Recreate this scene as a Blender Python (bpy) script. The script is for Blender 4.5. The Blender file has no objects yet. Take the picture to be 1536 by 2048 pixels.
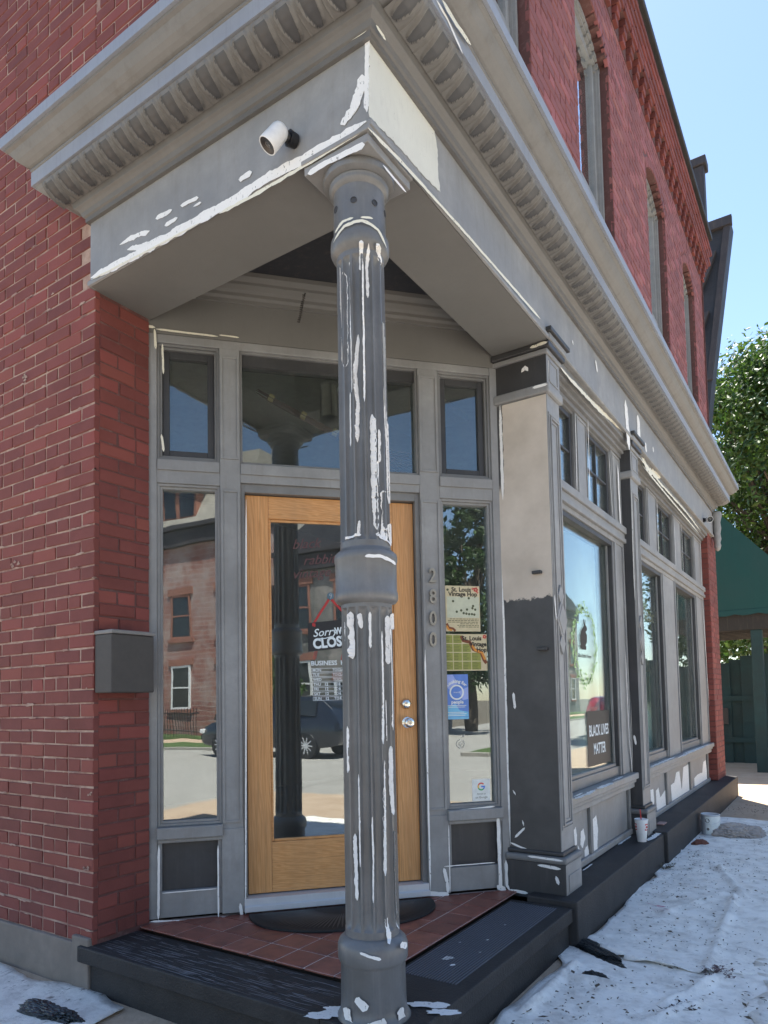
import bpy, bmesh, math, random
from mathutils import Vector, Matrix, noise
random.seed(11)
scene = bpy.context.scene
COL = scene.collection
R = math.radians

# ---------------------------------------------------------------- camera
cam_d = bpy.data.cameras.new('camera'); cam = bpy.data.objects.new('camera', cam_d); COL.objects.link(cam)
CX, CY, CZ = 1.3289, -1.9985, 1.13
YAW, PITCH, ROLL = R(33.3684), R(3.20703), R(-1.13729)
fw = Vector((-math.sin(YAW)*math.cos(PITCH), math.cos(YAW)*math.cos(PITCH), math.sin(PITCH)))
rt = Vector((math.cos(YAW), math.sin(YAW), 0)); up = rt.cross(fw)
r2 = rt*math.cos(ROLL)+up*math.sin(ROLL); u2 = -rt*math.sin(ROLL)+up*math.cos(ROLL)
cam.matrix_world = Matrix(((r2.x, u2.x, -fw.x, CX), (r2.y, u2.y, -fw.y, CY), (r2.z, u2.z, -fw.z, CZ), (0, 0, 0, 1)))
cam_d.sensor_fit = 'VERTICAL'; cam_d.sensor_height = 36; cam_d.sensor_width = 27
cam_d.lens = 36*1388.45/2048
cam_d.shift_y = (1324.37-1024)/2048
cam_d.clip_start = 0.05; cam_d.clip_end = 2000
scene.camera = cam
scene.render.resolution_x = 768; scene.render.resolution_y = 1024

# ---------------------------------------------------------------- world, sun, exposure
SUN_EL = R(66); SUN_DIR = Vector((-.588, .808, 0)).normalized()      # towards the sun, on the ground plane
world = bpy.data.worlds.new('World'); scene.world = world; world.use_nodes = True
wn = world.node_tree.nodes; wl = world.node_tree.links
bg = wn['Background']; sky = wn.new('ShaderNodeTexSky'); sky.sky_type = 'NISHITA'; sky.sun_disc = False
sky.sun_elevation = SUN_EL; sky.sun_rotation = math.atan2(SUN_DIR.x, SUN_DIR.y)
sky.air_density = 1.0; sky.dust_density = 0.25; sky.ozone_density = 1.4
wl.new(sky.outputs[0], bg.inputs[0]); bg.inputs[1].default_value = 0.085
sd = bpy.data.lights.new('sun', 'SUN'); sd.energy = 5.0; sd.angle = R(.53); sd.color = (1, .95, .87)
so = bpy.data.objects.new('sun', sd); COL.objects.link(so)
tosun = Vector((SUN_DIR.x*math.cos(SUN_EL), SUN_DIR.y*math.cos(SUN_EL), math.sin(SUN_EL)))
so.rotation_euler = (-tosun).to_track_quat('-Z', 'Y').to_euler(); so.location = (-10, 14, 30)
vs = scene.view_settings; vs.view_transform = 'Standard'; vs.look = 'None'; vs.gamma = 1; vs.use_curve_mapping = False
vs.exposure = 1.75

# ---------------------------------------------------------------- materials
def nt(name):
    m = bpy.data.materials.new(name); m.use_nodes = True
    t = m.node_tree; return m, t, t.nodes['Principled BSDF']
def coords(t, scale=(1, 1, 1)):
    c = t.nodes.new('ShaderNodeTexCoord'); mp = t.nodes.new('ShaderNodeMapping')
    mp.inputs['Scale'].default_value = scale; t.links.new(c.outputs['Object'], mp.inputs[0]); return mp.outputs[0]
def noise_n(t, vec, scale, detail=6, rough=.6):
    n = t.nodes.new('ShaderNodeTexNoise'); n.inputs['Scale'].default_value = scale
    n.inputs['Detail'].default_value = detail; n.inputs['Roughness'].default_value = rough
    t.links.new(vec, n.inputs['Vector']); return n.outputs[0]
def ramp(t, fac, lo, hi, a=(0, 0, 0, 1), b=(1, 1, 1, 1)):
    r = t.nodes.new('ShaderNodeValToRGB'); r.color_ramp.elements[0].position = lo; r.color_ramp.elements[1].position = hi
    r.color_ramp.elements[0].color = a; r.color_ramp.elements[1].color = b; t.links.new(fac, r.inputs[0]); return r.outputs[0]
def mixc(t, fac, a, b, mode='MIX'):
    m = t.nodes.new('ShaderNodeMix'); m.data_type = 'RGBA'; m.blend_type = mode
    for i, x in ((0, fac), (6, a), (7, b)):
        if hasattr(x, 'is_linked') or hasattr(x, 'links'): t.links.new(x, m.inputs[i])
        elif i == 0: m.inputs[0].default_value = x
        else: m.inputs[i].default_value = (*x[:3], 1)
    return m.outputs[2]
def bump(t, p, h, strength=.3, dist=.01):
    b = t.nodes.new('ShaderNodeBump'); b.inputs['Strength'].default_value = strength; b.inputs['Distance'].default_value = dist
    t.links.new(h, b.inputs['Height']); t.links.new(b.outputs[0], p.inputs['Normal']); return b
def mathn(t, op, a, b=0.0, clamp=False):
    m = t.nodes.new('ShaderNodeMath'); m.operation = op; m.use_clamp = clamp
    for i, x in ((0, a), (1, b)):
        if isinstance(x, (int, float)): m.inputs[i].default_value = x
        else: t.links.new(x, m.inputs[i])
    return m.outputs[0]

def paint(name, col, rough=.55, var=.16, dirt=(.16, .13, .10), dirt_amt=.4, streak=(14, 14, 1.6), bumpd=.0022, chips=None):
    m, t, p = nt(name)
    v = coords(t); vs_ = coords(t, streak)
    n1 = noise_n(t, v, 2.3); n2 = noise_n(t, vs_, 1.6, 8, .7); n3 = noise_n(t, v, 55, 4)
    lo = tuple(c*(1-var) for c in col); hi = tuple(min(1, c*(1+var*.8)) for c in col)
    c = mixc(t, ramp(t, n1, .3, .7), lo, hi)
    c = mixc(t, ramp(t, noise_n(t, v, 11, 8, .7), .35, .7, (0, 0, 0, 1), (.55, .55, .55, 1)), c, tuple(x*(1-var*1.3) for x in col))
    c = mixc(t, ramp(t, n2, .52, .85, (0, 0, 0, 1), (dirt_amt,)*3+(1,)), c, dirt)
    if chips is not None:
        c = mixc(t, ramp(t, noise_n(t, v, 21, 8, .75), .68, .7), c, chips)
    t.links.new(c, p.inputs['Base Color']); t.links.new(ramp(t, n1, .2, .8, (rough-.12,)*3+(1,), (min(1, rough+.15),)*3+(1,)), p.inputs['Roughness'])
    bump(t, p, mixc(t, .5, n3, n2), .6, bumpd)
    return m

M = {}
M['grey'] = paint('grey_paint', (.285, .283, .276), .55, .24)
M['grey_mid'] = paint('mid_grey_paint', (.205, .203, .197), .5, .24)
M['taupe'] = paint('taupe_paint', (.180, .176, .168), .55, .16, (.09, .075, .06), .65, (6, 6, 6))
M['soffit'] = paint('soffit_paint', (.17, .165, .152), .65, .08, (.1, .09, .08), .15)
M['char'] = paint('charcoal_paint', (.050, .049, .050), .5, .25, (.11, .105, .10), .4)
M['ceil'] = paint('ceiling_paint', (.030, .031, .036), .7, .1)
M['cream'] = paint('cream_primer', (.80, .76, .62), .6, .05, (.5, .45, .36), .3)
M['creamd'] = paint('scraped_primer', (.66, .65, .57), .6, .06, (.42, .40, .36), .45, (30, 30, 9))
M['white'] = paint('white_primer', (.86, .84, .80), .6, .04, (.55, .55, .55), .3, (20, 20, 20))
M['beige'] = paint('beige_filler', (.60, .53, .44), .7, .08, (.42, .35, .28), .5, (3, 3, 3))
def dry_brush(m, sc, lo, hi):
    t = m.node_tree; p = t.nodes['Principled BSDF']; o = [n for n in t.nodes if n.type == 'OUTPUT_MATERIAL'][0]
    tr = t.nodes.new('ShaderNodeBsdfTransparent'); mx = t.nodes.new('ShaderNodeMixShader'); n = noise_n(t, coords(t, sc), 1, 8, .7)
    t.links.new(ramp(t, n, lo, hi), mx.inputs[0]); t.links.new(p.outputs[0], mx.inputs[1]); t.links.new(tr.outputs[0], mx.inputs[2]); t.links.new(mx.outputs[0], o.inputs[0])
dry_brush(M['white'], (110, 110, 45), .60, .68); dry_brush(M['cream'], (90, 90, 60), .60, .68); dry_brush(M['creamd'], (120, 40, 90), .66, .72)
M['whitesolid'] = paint('white_paint', (.84, .82, .78), .6, .04, (.55, .55, .55), .3, (20, 20, 20))
M['steel'] = paint('aluminium', (.62, .63, .65), .35, .05, (.3, .3, .3), .2)
M['steel'].node_tree.nodes['Principled BSDF'].inputs['Metallic'].default_value = .3
M['grey_dark'] = paint('dark_grey_paint', (.140, .135, .128), .5, .2)
M['gutter'] = paint('zinc_lip', (.27, .29, .33), .5, .1, (.16, .16, .18), .6, (40, 40, 1))

def plain(name, col, rough=.5, metal=0, emit=None, estr=1):
    m, t, p = nt(name); p.inputs['Base Color'].default_value = (*col, 1); p.inputs['Roughness'].default_value = rough
    p.inputs['Metallic'].default_value = metal
    v = coords(t); n = noise_n(t, v, 30, 4)
    c = mixc(t, ramp(t, n, .3, .75), tuple(x*.9 for x in col), tuple(min(1, x*1.08) for x in col)); t.links.new(c, p.inputs['Base Color'])
    if emit: p.inputs['Emission Color'].default_value = (*emit, 1); p.inputs['Emission Strength'].default_value = estr
    return m
M['black'] = plain('black_plastic', (.012, .012, .014), .35)
M['whiteplastic'] = plain('white_plastic', (.78, .78, .77), .3)
M['chrome'] = plain('chrome', (.75, .72, .66), .18, 1)
M['brass'] = plain('aged_brass', (.34, .31, .26), .4, .5)
M['boxgrey'] = plain('mailbox_metal', (.065, .058, .052), .7, 0)
M['red'] = plain('red_print', (.55, .03, .03), .5)
M['redribbon'] = plain('red_ribbon', (.42, .03, .03), .6)
M['rose'] = plain('dull_red_lettering', (.10, .04, .04), .6)
M['signblack'] = plain('black_card', (.015, .016, .018), .5)
M['lett'] = plain('pale_lettering', (.68, .74, .76), .6)
M['paperc'] = plain('cream_paper', (.62, .53, .33), .7)
M['paperg'] = plain('map_paper', (.56, .57, .42), .7)
M['olive'] = plain('olive_print', (.30, .31, .07), .7)
M['ink'] = plain('dark_ink', (.03, .025, .02), .7)
M['inkg'] = plain('green_ink', (.09, .10, .05), .7)
M['brownp'] = plain('brown_print', (.22, .07, .03), .7)
M['orange'] = plain('orange_print', (.70, .28, .05), .7)
M['blue1'] = plain('blue_print', (.13, .25, .62), .6)
M['blue2'] = plain('pale_blue_print', (.34, .42, .75), .6)
M['blue3'] = plain('aqua_print', (.20, .52, .75), .6)
M['gred'] = plain('sticker_red', (.75, .09, .05), .5); M['gyel'] = plain('sticker_yellow', (.85, .5, .03), .5)
M['ggrn'] = plain('sticker_green', (.07, .42, .12), .5); M['gblu'] = plain('sticker_blue', (.07, .22, .75), .5)
M['sticker'] = plain('white_sticker', (.78, .80, .76), .5)
M['wreath'] = plain('green_decal', (.42, .62, .26), .6); M['rabbit'] = plain('dark_brown_decal', (.03, .022, .014), .6)

def brick_mat():
    m, t, p = nt('painted_red_brick')
    at = t.nodes.new('ShaderNodeAttribute'); at.attribute_name = 'bc'
    oi = t.nodes.new('ShaderNodeObjectInfo')
    s = mathn(t, 'FRACT', mathn(t, 'ADD', at.outputs['Fac'], oi.outputs['Random']))
    g = t.nodes.new('ShaderNodeNewGeometry')
    r = t.nodes.new('ShaderNodeValToRGB'); cr = r.color_ramp
    cr.elements[0].color = (.120, .030, .025, 1); cr.elements[1].color = (.225, .062, .042, 1)
    for pos, c in ((.3, (.180, .044, .033)), (.62, (.142, .036, .030)), (.85, (.245, .056, .046))):
        e = cr.elements.new(pos); e.color = (*c, 1)
    t.links.new(s, r.inputs[0])
    n1 = noise_n(t, g.outputs['Position'], 5.5, 8, .7); n2 = noise_n(t, g.outputs['Position'], 60, 6, .7); n3 = noise_n(t, g.outputs['Position'], 1.3, 4)
    c = mixc(t, ramp(t, n1, .35, .75, (0, 0, 0, 1), (.55, .55, .55, 1)), r.outputs[0], (.24, .068, .056))
    c = mixc(t, ramp(t, n3, .4, .7, (0, 0, 0, 1), (.4, .4, .4, 1)), c, (.15, .045, .032))
    c = mixc(t, ramp(t, n2, .66, .76, (0, 0, 0, 1), (.35, .35, .35, 1)), c, (.30, .20, .16))
    t.links.new(c, p.inputs['Base Color']); p.inputs['Roughness'].default_value = .8
    bump(t, p, mixc(t, .4, n2, n1), .7, .004); return m
M['brick'] = brick_mat()
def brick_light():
    m = M['brick'].copy(); m.name = 'grazing_lit_red_brick'  # paler, pinker copy: grazing light on the upper wall put into the colour
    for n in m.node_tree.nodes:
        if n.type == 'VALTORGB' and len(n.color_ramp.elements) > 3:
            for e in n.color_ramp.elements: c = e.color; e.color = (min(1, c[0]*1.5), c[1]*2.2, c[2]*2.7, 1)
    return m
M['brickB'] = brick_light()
def mortar_mat():
    m, t, p = nt('lime_mortar'); v = coords(t)
    n = noise_n(t, v, 9, 8, .7); n2 = noise_n(t, v, 120, 4)
    c = mixc(t, ramp(t, n, .3, .62), (.20, .085, .068), (.45, .32, .25)); t.links.new(c, p.inputs['Base Color'])
    p.inputs['Roughness'].default_value = .9; bump(t, p, n2, .7, .003); return m
M['mortar'] = mortar_mat()
M['mortar_dark'] = paint('painted_mortar', (.13, .055, .048), .8, .25, (.30, .2, .17), .6, (12, 12, 12))
M['cement'] = paint('cement_plinth', (.24, .20, .165), .85, .25, (.12, .11, .1), .5, (5, 5, 3), .004)

def wood_mat():
    m, t, p = nt('oak_door_wood'); v = coords(t, (9, 9, .55))
    w = t.nodes.new('ShaderNodeTexWave'); w.wave_type = 'BANDS'; w.bands_direction = 'DIAGONAL'
    w.inputs['Scale'].default_value = 3.4; w.inputs['Distortion'].default_value = 14; w.inputs['Detail'].default_value = 6; w.inputs['Detail Scale'].default_value = 1.3
    t.links.new(v, w.inputs['Vector'])
    n = noise_n(t, coords(t, (70, 70, 2.4)), 1.5, 6, .7)
    c = mixc(t, w.outputs['Fac'], (.56, .265, .09), (.65, .335, .13))
    c = mixc(t, ramp(t, n, .48, .8, (0, 0, 0, 1), (.75, .75, .75, 1)), c, (.27, .125, .045))
    c = mixc(t, ramp(t, noise_n(t, coords(t, (3, 3, .8)), 2, 6), .45, .8, (0, 0, 0, 1), (.5, .5, .5, 1)), c, (.36, .21, .10))
    t.links.new(c, p.inputs['Base Color']); p.inputs['Roughness'].default_value = .42
    bump(t, p, n, .3, .001); return m
M['oak'] = wood_mat()
def wood_h():
    m = M['oak'].copy(); m.name = 'oak_rail_wood'
    mp = [n for n in m.node_tree.nodes if n.type == 'MAPPING']
    mp[0].inputs['Scale'].default_value = (1.1, 1.1, 11); mp[1].inputs['Scale'].default_value = (3, 3, 80); return m
M['oakh'] = wood_h()

def granite_mat():
    m, t, p = nt('painted_black_stone'); v = coords(t)
    n = noise_n(t, v, 4, 8, .7); n2 = noise_n(t, v, 45, 8, .75); n3 = noise_n(t, coords(t, (3, 3, 3)), 30, 3)
    c = mixc(t, ramp(t, n, .3, .75), (.024, .0225, .0225), (.052, .049, .047))
    c = mixc(t, ramp(t, n2, .68, .8, (0, 0, 0, 1), (.5, .5, .5, 1)), c, (.17, .17, .19))
    t.links.new(c, p.inputs['Base Color']); p.inputs['Roughness'].default_value = .62; p.inputs['Specular IOR Level'].default_value = .3
    bump(t, p, mixc(t, .5, n2, n3), .8, .005); return m
M['stone'] = granite_mat()
def tile_mat():
    m, t, p = nt('quarry_tile'); oi = t.nodes.new('ShaderNodeObjectInfo'); g = t.nodes.new('ShaderNodeNewGeometry')
    r = ramp(t, oi.outputs['Random'], 0, 1, (.22, .070, .047, 1), (.33, .112, .075, 1))
    n = noise_n(t, g.outputs['Position'], 14, 6); n2 = noise_n(t, g.outputs['Position'], 70, 8, .7)
    c = mixc(t, ramp(t, n, .4, .7, (0, 0, 0, 1), (.5, .5, .5, 1)), r, (.07, .03, .026))
    c = mixc(t, ramp(t, n2, .74, .78), c, (.3, .24, .22))
    t.links.new(c, p.inputs['Base Color']); p.inputs['Roughness'].default_value = .45; bump(t, p, n2, .25, .002); return m
M['tile'] = tile_mat(); M['grout'] = paint('grout', (.62, .47, .40), .85, .15)

def glass_mat(name, boost=1.6, base=.10, tint=(.86, .92, .90), wob=.0):
    m, t, p = nt(name); o = [n for n in t.nodes if n.type == 'OUTPUT_MATERIAL'][0]; t.nodes.remove(p)
    tr = t.nodes.new('ShaderNodeBsdfTransparent'); tr.inputs[0].default_value = (*tint, 1)
    gl = t.nodes.new('ShaderNodeBsdfGlossy'); gl.inputs['Roughness'].default_value = 0; gl.inputs[0].default_value = (.95, .98, 1, 1)
    fr = t.nodes.new('ShaderNodeFresnel'); fr.inputs[0].default_value = 1.52
    f = mathn(t, 'ADD', mathn(t, 'MULTIPLY', fr.outputs[0], boost), base, True)
    mx = t.nodes.new('ShaderNodeMixShader'); t.links.new(f, mx.inputs[0]); t.links.new(tr.outputs[0], mx.inputs[1]); t.links.new(gl.outputs[0], mx.inputs[2])
    df = t.nodes.new('ShaderNodeBsdfDiffuse'); df.inputs[0].default_value = (.55, .55, .52, 1); m2 = t.nodes.new('ShaderNodeMixShader')
    v_ = coords(t); t.links.new(ramp(t, noise_n(t, coords(t, (4, 4, 1.2)), 2.5, 8, .7), .3, .75, (.012, .012, .012, 1), (.055, .055, .055, 1)), m2.inputs[0]); t.links.new(mx.outputs[0], m2.inputs[1]); t.links.new(df.outputs[0], m2.inputs[2])
    t.links.new(m2.outputs[0], o.inputs[0])
    if wob:
        b = t.nodes.new('ShaderNodeBump'); b.inputs['Strength'].default_value = wob; b.inputs['Distance'].default_value = .02
        t.links.new(noise_n(t, coords(t), 2.2, 2), b.inputs['Height']); t.links.new(b.outputs[0], gl.inputs['Normal'])
    return m
M['glass'] = glass_mat('door_glass', 2.0, .10, wob=.03)
M['glassB'] = glass_mat('shop_glass', .62, .0, (.93, .98, .96), wob=.01)
M['glassT'] = glass_mat('transom_glass', 1.3, .04, wob=.03)
M['glassU'] = glass_mat('upper_glass', 2.0, .2, wob=.01)

# ---------------------------------------------------------------- mesh helpers
class MB:
    def __init__(s): s.v = []; s.f = []; s.mi = []; s.att = []
    def add(s, vs_, fs, att=0.0):
        b = len(s.v); s.v += [tuple(x) for x in vs_]; s.f += [tuple(i+b for i in f) for f in fs]; s.att += [att]*len(fs)
    def box(s, a0, a1, b0, b1, c0, c1, T=None, att=0.0):
        P = [(x, y, z) for x in (a0, a1) for y in (b0, b1) for z in (c0, c1)]
        if T: P = [T(*q) for q in P]
        s.add(P, [(0, 1, 3, 2), (4, 6, 7, 5), (0, 4, 5, 1), (2, 3, 7, 6), (0, 2, 6, 4), (1, 5, 7, 3)], att)
    def ring(s, u0, u1, z0, z1, w, d0, d1, T):
        s.box(u0, u0+w, d0, d1, z0, z1, T); s.box(u1-w, u1, d0, d1, z0, z1, T)
        s.box(u0+w, u1-w, d0, d1, z0, z0+w, T); s.box(u0+w, u1-w, d0, d1, z1-w, z1, T)
    def prism(s, poly, h0, h1, T):
        n = len(poly); P = [T(a, b, h0) for a, b in poly]+[T(a, b, h1) for a, b in poly]
        s.add(P, [tuple(range(n-1, -1, -1)), tuple(range(n, 2*n))]+[(i, (i+1) % n, n+(i+1) % n, n+i) for i in range(n)])
    def lathe(s, prof, cx, cy, n=48, T=None, cap=True):
        P = []; F = []
        for r, z in prof:
            for k in range(n):
                a = 2*math.pi*k/n; q = (cx+r*math.cos(a), cy+r*math.sin(a), z); P.append(T(*q) if T else q)
        for i in range(len(prof)-1):
            for k in range(n): F.append((i*n+k, i*n+(k+1) % n, (i+1)*n+(k+1) % n, (i+1)*n+k))
        if cap: F.append(tuple(range(n-1, -1, -1))); F.append(tuple((len(prof)-1)*n+k for k in range(n)))
        s.add(P, F)
    def sweep(s, prof, path, closed_prof=True):
        """prof: (outward, z); path: plan points; outward is to the right of travel; mitred"""
        n = len(prof); P = []; m = len(path)
        for i, (x, y) in enumerate(path):
            def nrm(a, b):
                d = Vector((b[0]-a[0], b[1]-a[1])).normalized(); return Vector((d.y, -d.x))
            if i == 0: q = nrm(path[0], path[1])
            elif i == m-1: q = nrm(path[-2], path[-1])
            else:
                a = nrm(path[i-1], path[i]); b = nrm(path[i], path[i+1]); q = (a+b); q = q/(q.dot(a))
            for o, z in prof: P.append((x+q.x*o, y+q.y*o, z))
        F = []
        for i in range(m-1):
            for k in range(n if closed_prof else n-1):
                F.append((i*n+k, i*n+(k+1) % n, (i+1)*n+(k+1) % n, (i+1)*n+k))
        if closed_prof: F.append(tuple(range(n))); F.append(tuple((m-1)*n+k for k in range(n-1, -1, -1)))
        s.add(P, F)
    def tube(s, pts, r, n=8):
        pts = [Vector(p) for p in pts]; P = []; F = []; m = len(pts); rr = r if isinstance(r, (list, tuple)) else [r]*m
        for i, p in enumerate(pts):
            d = (pts[min(i+1, m-1)]-pts[max(i-1, 0)]).normalized()
            a = d.orthogonal().normalized() if i == 0 else (pa-d*pa.dot(d)).normalized(); pa = a; b = d.cross(a)
            for k in range(n):
                t_ = 2*math.pi*k/n; P.append(p+(a*math.cos(t_)+b*math.sin(t_))*rr[i])
        for i in range(m-1):
            for k in range(n): F.append((i*n+k, i*n+(k+1) % n, (i+1)*n+(k+1) % n, (i+1)*n+k))
        F.append(tuple(range(n-1, -1, -1))); F.append(tuple((m-1)*n+k for k in range(n))); s.add(P, F)
    def stroke(s, pts, w, T, jag=.3, d=.0016, step=.012, taper=.3, wob=.05):
        """a dab of paint on a plane: pts (u,z) polyline, w half width"""
        Q = []; L = 0
        for i in range(len(pts)-1):
            a = Vector(pts[i]); b = Vector(pts[i+1]); k = max(1, int((b-a).length/step))
            for j in range(k): Q.append(a.lerp(b, j/k))
        Q.append(Vector(pts[-1])); n = len(Q); P = []; F = []
        if n < 3: return
        sd_ = random.uniform(0, 99)
        for i, q in enumerate(Q):
            tdir = (Q[min(i+1, n-1)]-Q[max(i-1, 0)]).normalized(); nn = Vector((-tdir.y, tdir.x))
            f = i/(n-1); tp = min(1, (min(f, 1-f)/taper*2+.12)) if taper else 1
            c = q+nn*w*wob*noise.noise((i*.11, sd_, 0))*2
            for sg in (-1, 1):
                ww = w*tp*(1+jag*(noise.noise((i*.23, sd_+sg*7, 3))*1.0+random.uniform(-.5, .5)*(1 if random.random() < .25 else .3)))
                e = c+nn*sg*max(.0008, ww); P.append(T(e.x, d, e.y))
        for i in range(n-1): F.append((2*i, 2*i+1, 2*i+3, 2*i+2))
        s.add(P, F)
    def build(s, name, mat=None, parent=None, smooth=False, bev=0, recalc=True, sheet=False):
        me = bpy.data.meshes.new(name); me.from_pydata(s.v, [], s.f); me.update()
        if recalc and not sheet:
            bm = bmesh.new(); bm.from_mesh(me); bmesh.ops.recalc_face_normals(bm, faces=bm.faces); bm.to_mesh(me); bm.free()
        if any(s.att):
            a = me.attributes.new('bc', 'FLOAT', 'FACE'); a.data.foreach_set('value', s.att)
        if mat: me.materials.append(M[mat] if isinstance(mat, str) else mat)
        if smooth: me.polygons.foreach_set('use_smooth', [True]*len(me.polygons))
        o = bpy.data.objects.new(name, me); COL.objects.link(o)
        if parent: o.parent = parent
        if bev:
            b = o.modifiers.new('bevel', 'BEVEL'); b.width = bev; b.segments = 2; b.limit_method = 'ANGLE'; b.angle_limit = R(40); b.harden_normals = False
        if smooth and not bev:
            es = o.modifiers.new('edges', 'EDGE_SPLIT'); es.split_angle = R(38)
        return o
def empty(name, loc=(0, 0, 0), label=None, cat=None, group=None):
    o = bpy.data.objects.new(name, None); o.empty_display_size = .2; COL.objects.link(o); o.location = loc
    if label: tag(o, label, cat, group)
    return o
def tag(o, label=None, cat=None, group=None, kind=None):
    if label: o['label'] = label
    if cat: o['category'] = cat
    if group: o['group'] = group
    if kind: o['kind'] = kind
    return o
def dup(o, parent=None, loc=None):
    c = o.copy(); COL.objects.link(c); c.parent = parent
    if loc is not None: c.location = loc
    return c

# frames: (u along wall, d towards the street, z)
ANG = R(47.5); WO = Vector((-1.70, .36)); WU = Vector((math.cos(ANG), math.sin(ANG))); WN = Vector((math.sin(ANG), -math.cos(ANG)))
def TW(u, d, z): q = WO+WU*u+WN*d; return (q.x, q.y, z)
def TA(u, d, z): return (u, -d, z)
def TB(u, d, z): return (d, u, z)
PY0 = 1.845
def TP(u, d, z): return (u, PY0-d, z)
def TG(u, d, z): return (u, z, d)         # on the ground: u=x, z=y, d=height

def text_geo(s, size, shear=0, bold=0, align='LEFT', sx=1.0, spacing=1.0):
    cu = bpy.data.curves.new('t', 'FONT'); cu.body = s; cu.size = size; cu.shear = shear; cu.offset = bold; cu.align_x = align; cu.space_character = spacing
    cu.resolution_u = 3
    o = bpy.data.objects.new('t', cu); COL.objects.link(o); dg = bpy.context.evaluated_depsgraph_get(); dg.update()
    me = bpy.data.meshes.new_from_object(o.evaluated_get(dg))
    v = [(p.co.x*sx, p.co.y) for p in me.vertices]; f = [tuple(p.vertices) for p in me.polygons]
    bpy.data.objects.remove(o); bpy.data.curves.remove(cu); bpy.data.meshes.remove(me); return v, f
def text(mb, s, u, z, d, size, T, shear=0, bold=0, align='LEFT', sx=1.0, rot=0, arc=None, spacing=1.0):
    v, f = text_geo(s, size, shear, bold, align, sx, spacing); c, sn = math.cos(rot), math.sin(rot); P = []
    for x, y in v:
        if arc: a = x/arc; P.append(T(u+(arc+y)*math.sin(a), d, z+(arc+y)*math.cos(a)-arc))
        else: P.append(T(u+x*c-y*sn, d, z+x*sn+y*c))
    mb.add(P, f)

# ---------------------------------------------------------------- photo pixels -> points on known planes
FPX, PPY = 1388.45, 1324.37
CAMP = Vector((CX, CY, CZ))
def ray(px, py): return r2*((px-768)/FPX)-u2*((py-PPY)/FPX)+fw
def PA(px, py, d=0): r = ray(px, py); q = CAMP+r*((-d-CY)/r.y); return (q.x, q.z)
def PB(px, py, d=0): r = ray(px, py); q = CAMP+r*((d-CX)/r.x); return (q.y, q.z)
def PP(px, py, d=0): r = ray(px, py); q = CAMP+r*((PY0-d-CY)/r.y); return (q.x, q.z)
def PZ(px, py, z=0): r = ray(px, py); q = CAMP+r*((z-CZ)/r.z); return (q.x, q.y)
def PW(px, py, d=0):
    r = ray(px, py); n = Vector((WN.x, WN.y, 0)); o = Vector((WO.x, WO.y, 0))+n*d
    q = CAMP+r*((o-CAMP).dot(n)/r.dot(n)); return ((Vector((q.x, q.y))-WO).dot(WU), q.z)
def strokes(name, mat, parent, T, PF, lst, d=.0018, **kw):
    for i_, (pts, w) in enumerate(lst):
        mb = MB(); mb.stroke([PF(*p) for p in pts], w, T, d=d+i_*.00022, **kw)
        if mb.v: mb.build(name, mat, parent, sheet=True)
def ident(*p): return p
def jagpoly(pts, amt, seed=0, step=.012):
    out = []
    for i in range(len(pts)):
        a = Vector(pts[i]); b = Vector(pts[(i+1) % len(pts)]); k = max(1, int((b-a).length/step)); nn = Vector((-(b-a).y, (b-a).x)).normalized()
        for j in range(k):
            q = a.lerp(b, j/k); out.append(tuple(q+nn*amt*(noise.noise((q.x*60, q.y*60, seed))+.6*random.uniform(-1, 1))))
    return out

# ================================================================ ground and roads
def ground_mat(name, a, b, sc, rough=.9, spots=None):
    m, t, p = nt(name); v = coords(t); n = noise_n(t, v, sc, 8, .65); n2 = noise_n(t, v, 40, 6, .7)
    c = mixc(t, ramp(t, n, .3, .7), a, b)
    c = mixc(t, ramp(t, n2, .3, .8, (0, 0, 0, 1), (.35, .35, .35, 1)), c, tuple(x*.6 for x in a))
    if spots: c = mixc(t, ramp(t, noise_n(t, v, 6, 8, .8), .62, .66), c, spots)
    t.links.new(c, p.inputs['Base Color']); p.inputs['Roughness'].default_value = rough; bump(t, p, n2, .6, .01); return m
M['walk'] = ground_mat('brick_dust_sidewalk', (.42, .30, .20), (.55, .42, .30), 3)
M['asphalt'] = ground_mat('worn_concrete_road', (.30, .285, .255), (.38, .36, .325), 1.2)
M['earth'] = ground_mat('bare_earth', (.10, .085, .06), (.17, .14, .10), .6)
M['grass'] = ground_mat('mown_grass', (.045, .085, .02), (.09, .14, .035), 5)
M['kerb'] = ground_mat('limestone_kerb', (.30, .28, .24), (.40, .37, .32), 4)
GZ = -.215
def sheet(name, x0, x1, y0, y1, z, mat):
    mb = MB(); mb.add([(x0, y0, z), (x1, y0, z), (x1, y1, z), (x0, y1, z)], [(0, 1, 2, 3)])
    return tag(mb.build(name, mat, sheet=True), kind='structure')
sheet('ground', -400, 500, -400, 500, GZ-.14, 'earth')
def slab(name, x0, x1, y0, y1, z0, z1, mat):
    mb = MB(); mb.box(x0, x1, y0, y1, z0, z1); return tag(mb.build(name, mat, bev=.012), kind='structure')
slab('sidewalk', -60, 4.2, -3.6, 90, GZ-.3, GZ, 'walk')
slab('kerb', 4.205, 4.36, -3.6, 90, GZ-.3, GZ-.006, 'kerb'); slab('kerb', -60, 4.36, -3.76, -3.605, GZ-.3, GZ-.006, 'kerb')
sheet('road', 4.36, 12.6, -90, 160, GZ-.128, 'asphalt'); sheet('road', -90, 60, -11.2, -3.76, GZ-.124, 'asphalt')
slab('kerb', 12.6, 12.75, -90, -11.2, GZ-.3, GZ-.03, 'kerb'); slab('kerb', 12.6, 12.75, -3.7, 160, GZ-.3, GZ-.03, 'kerb')
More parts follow.
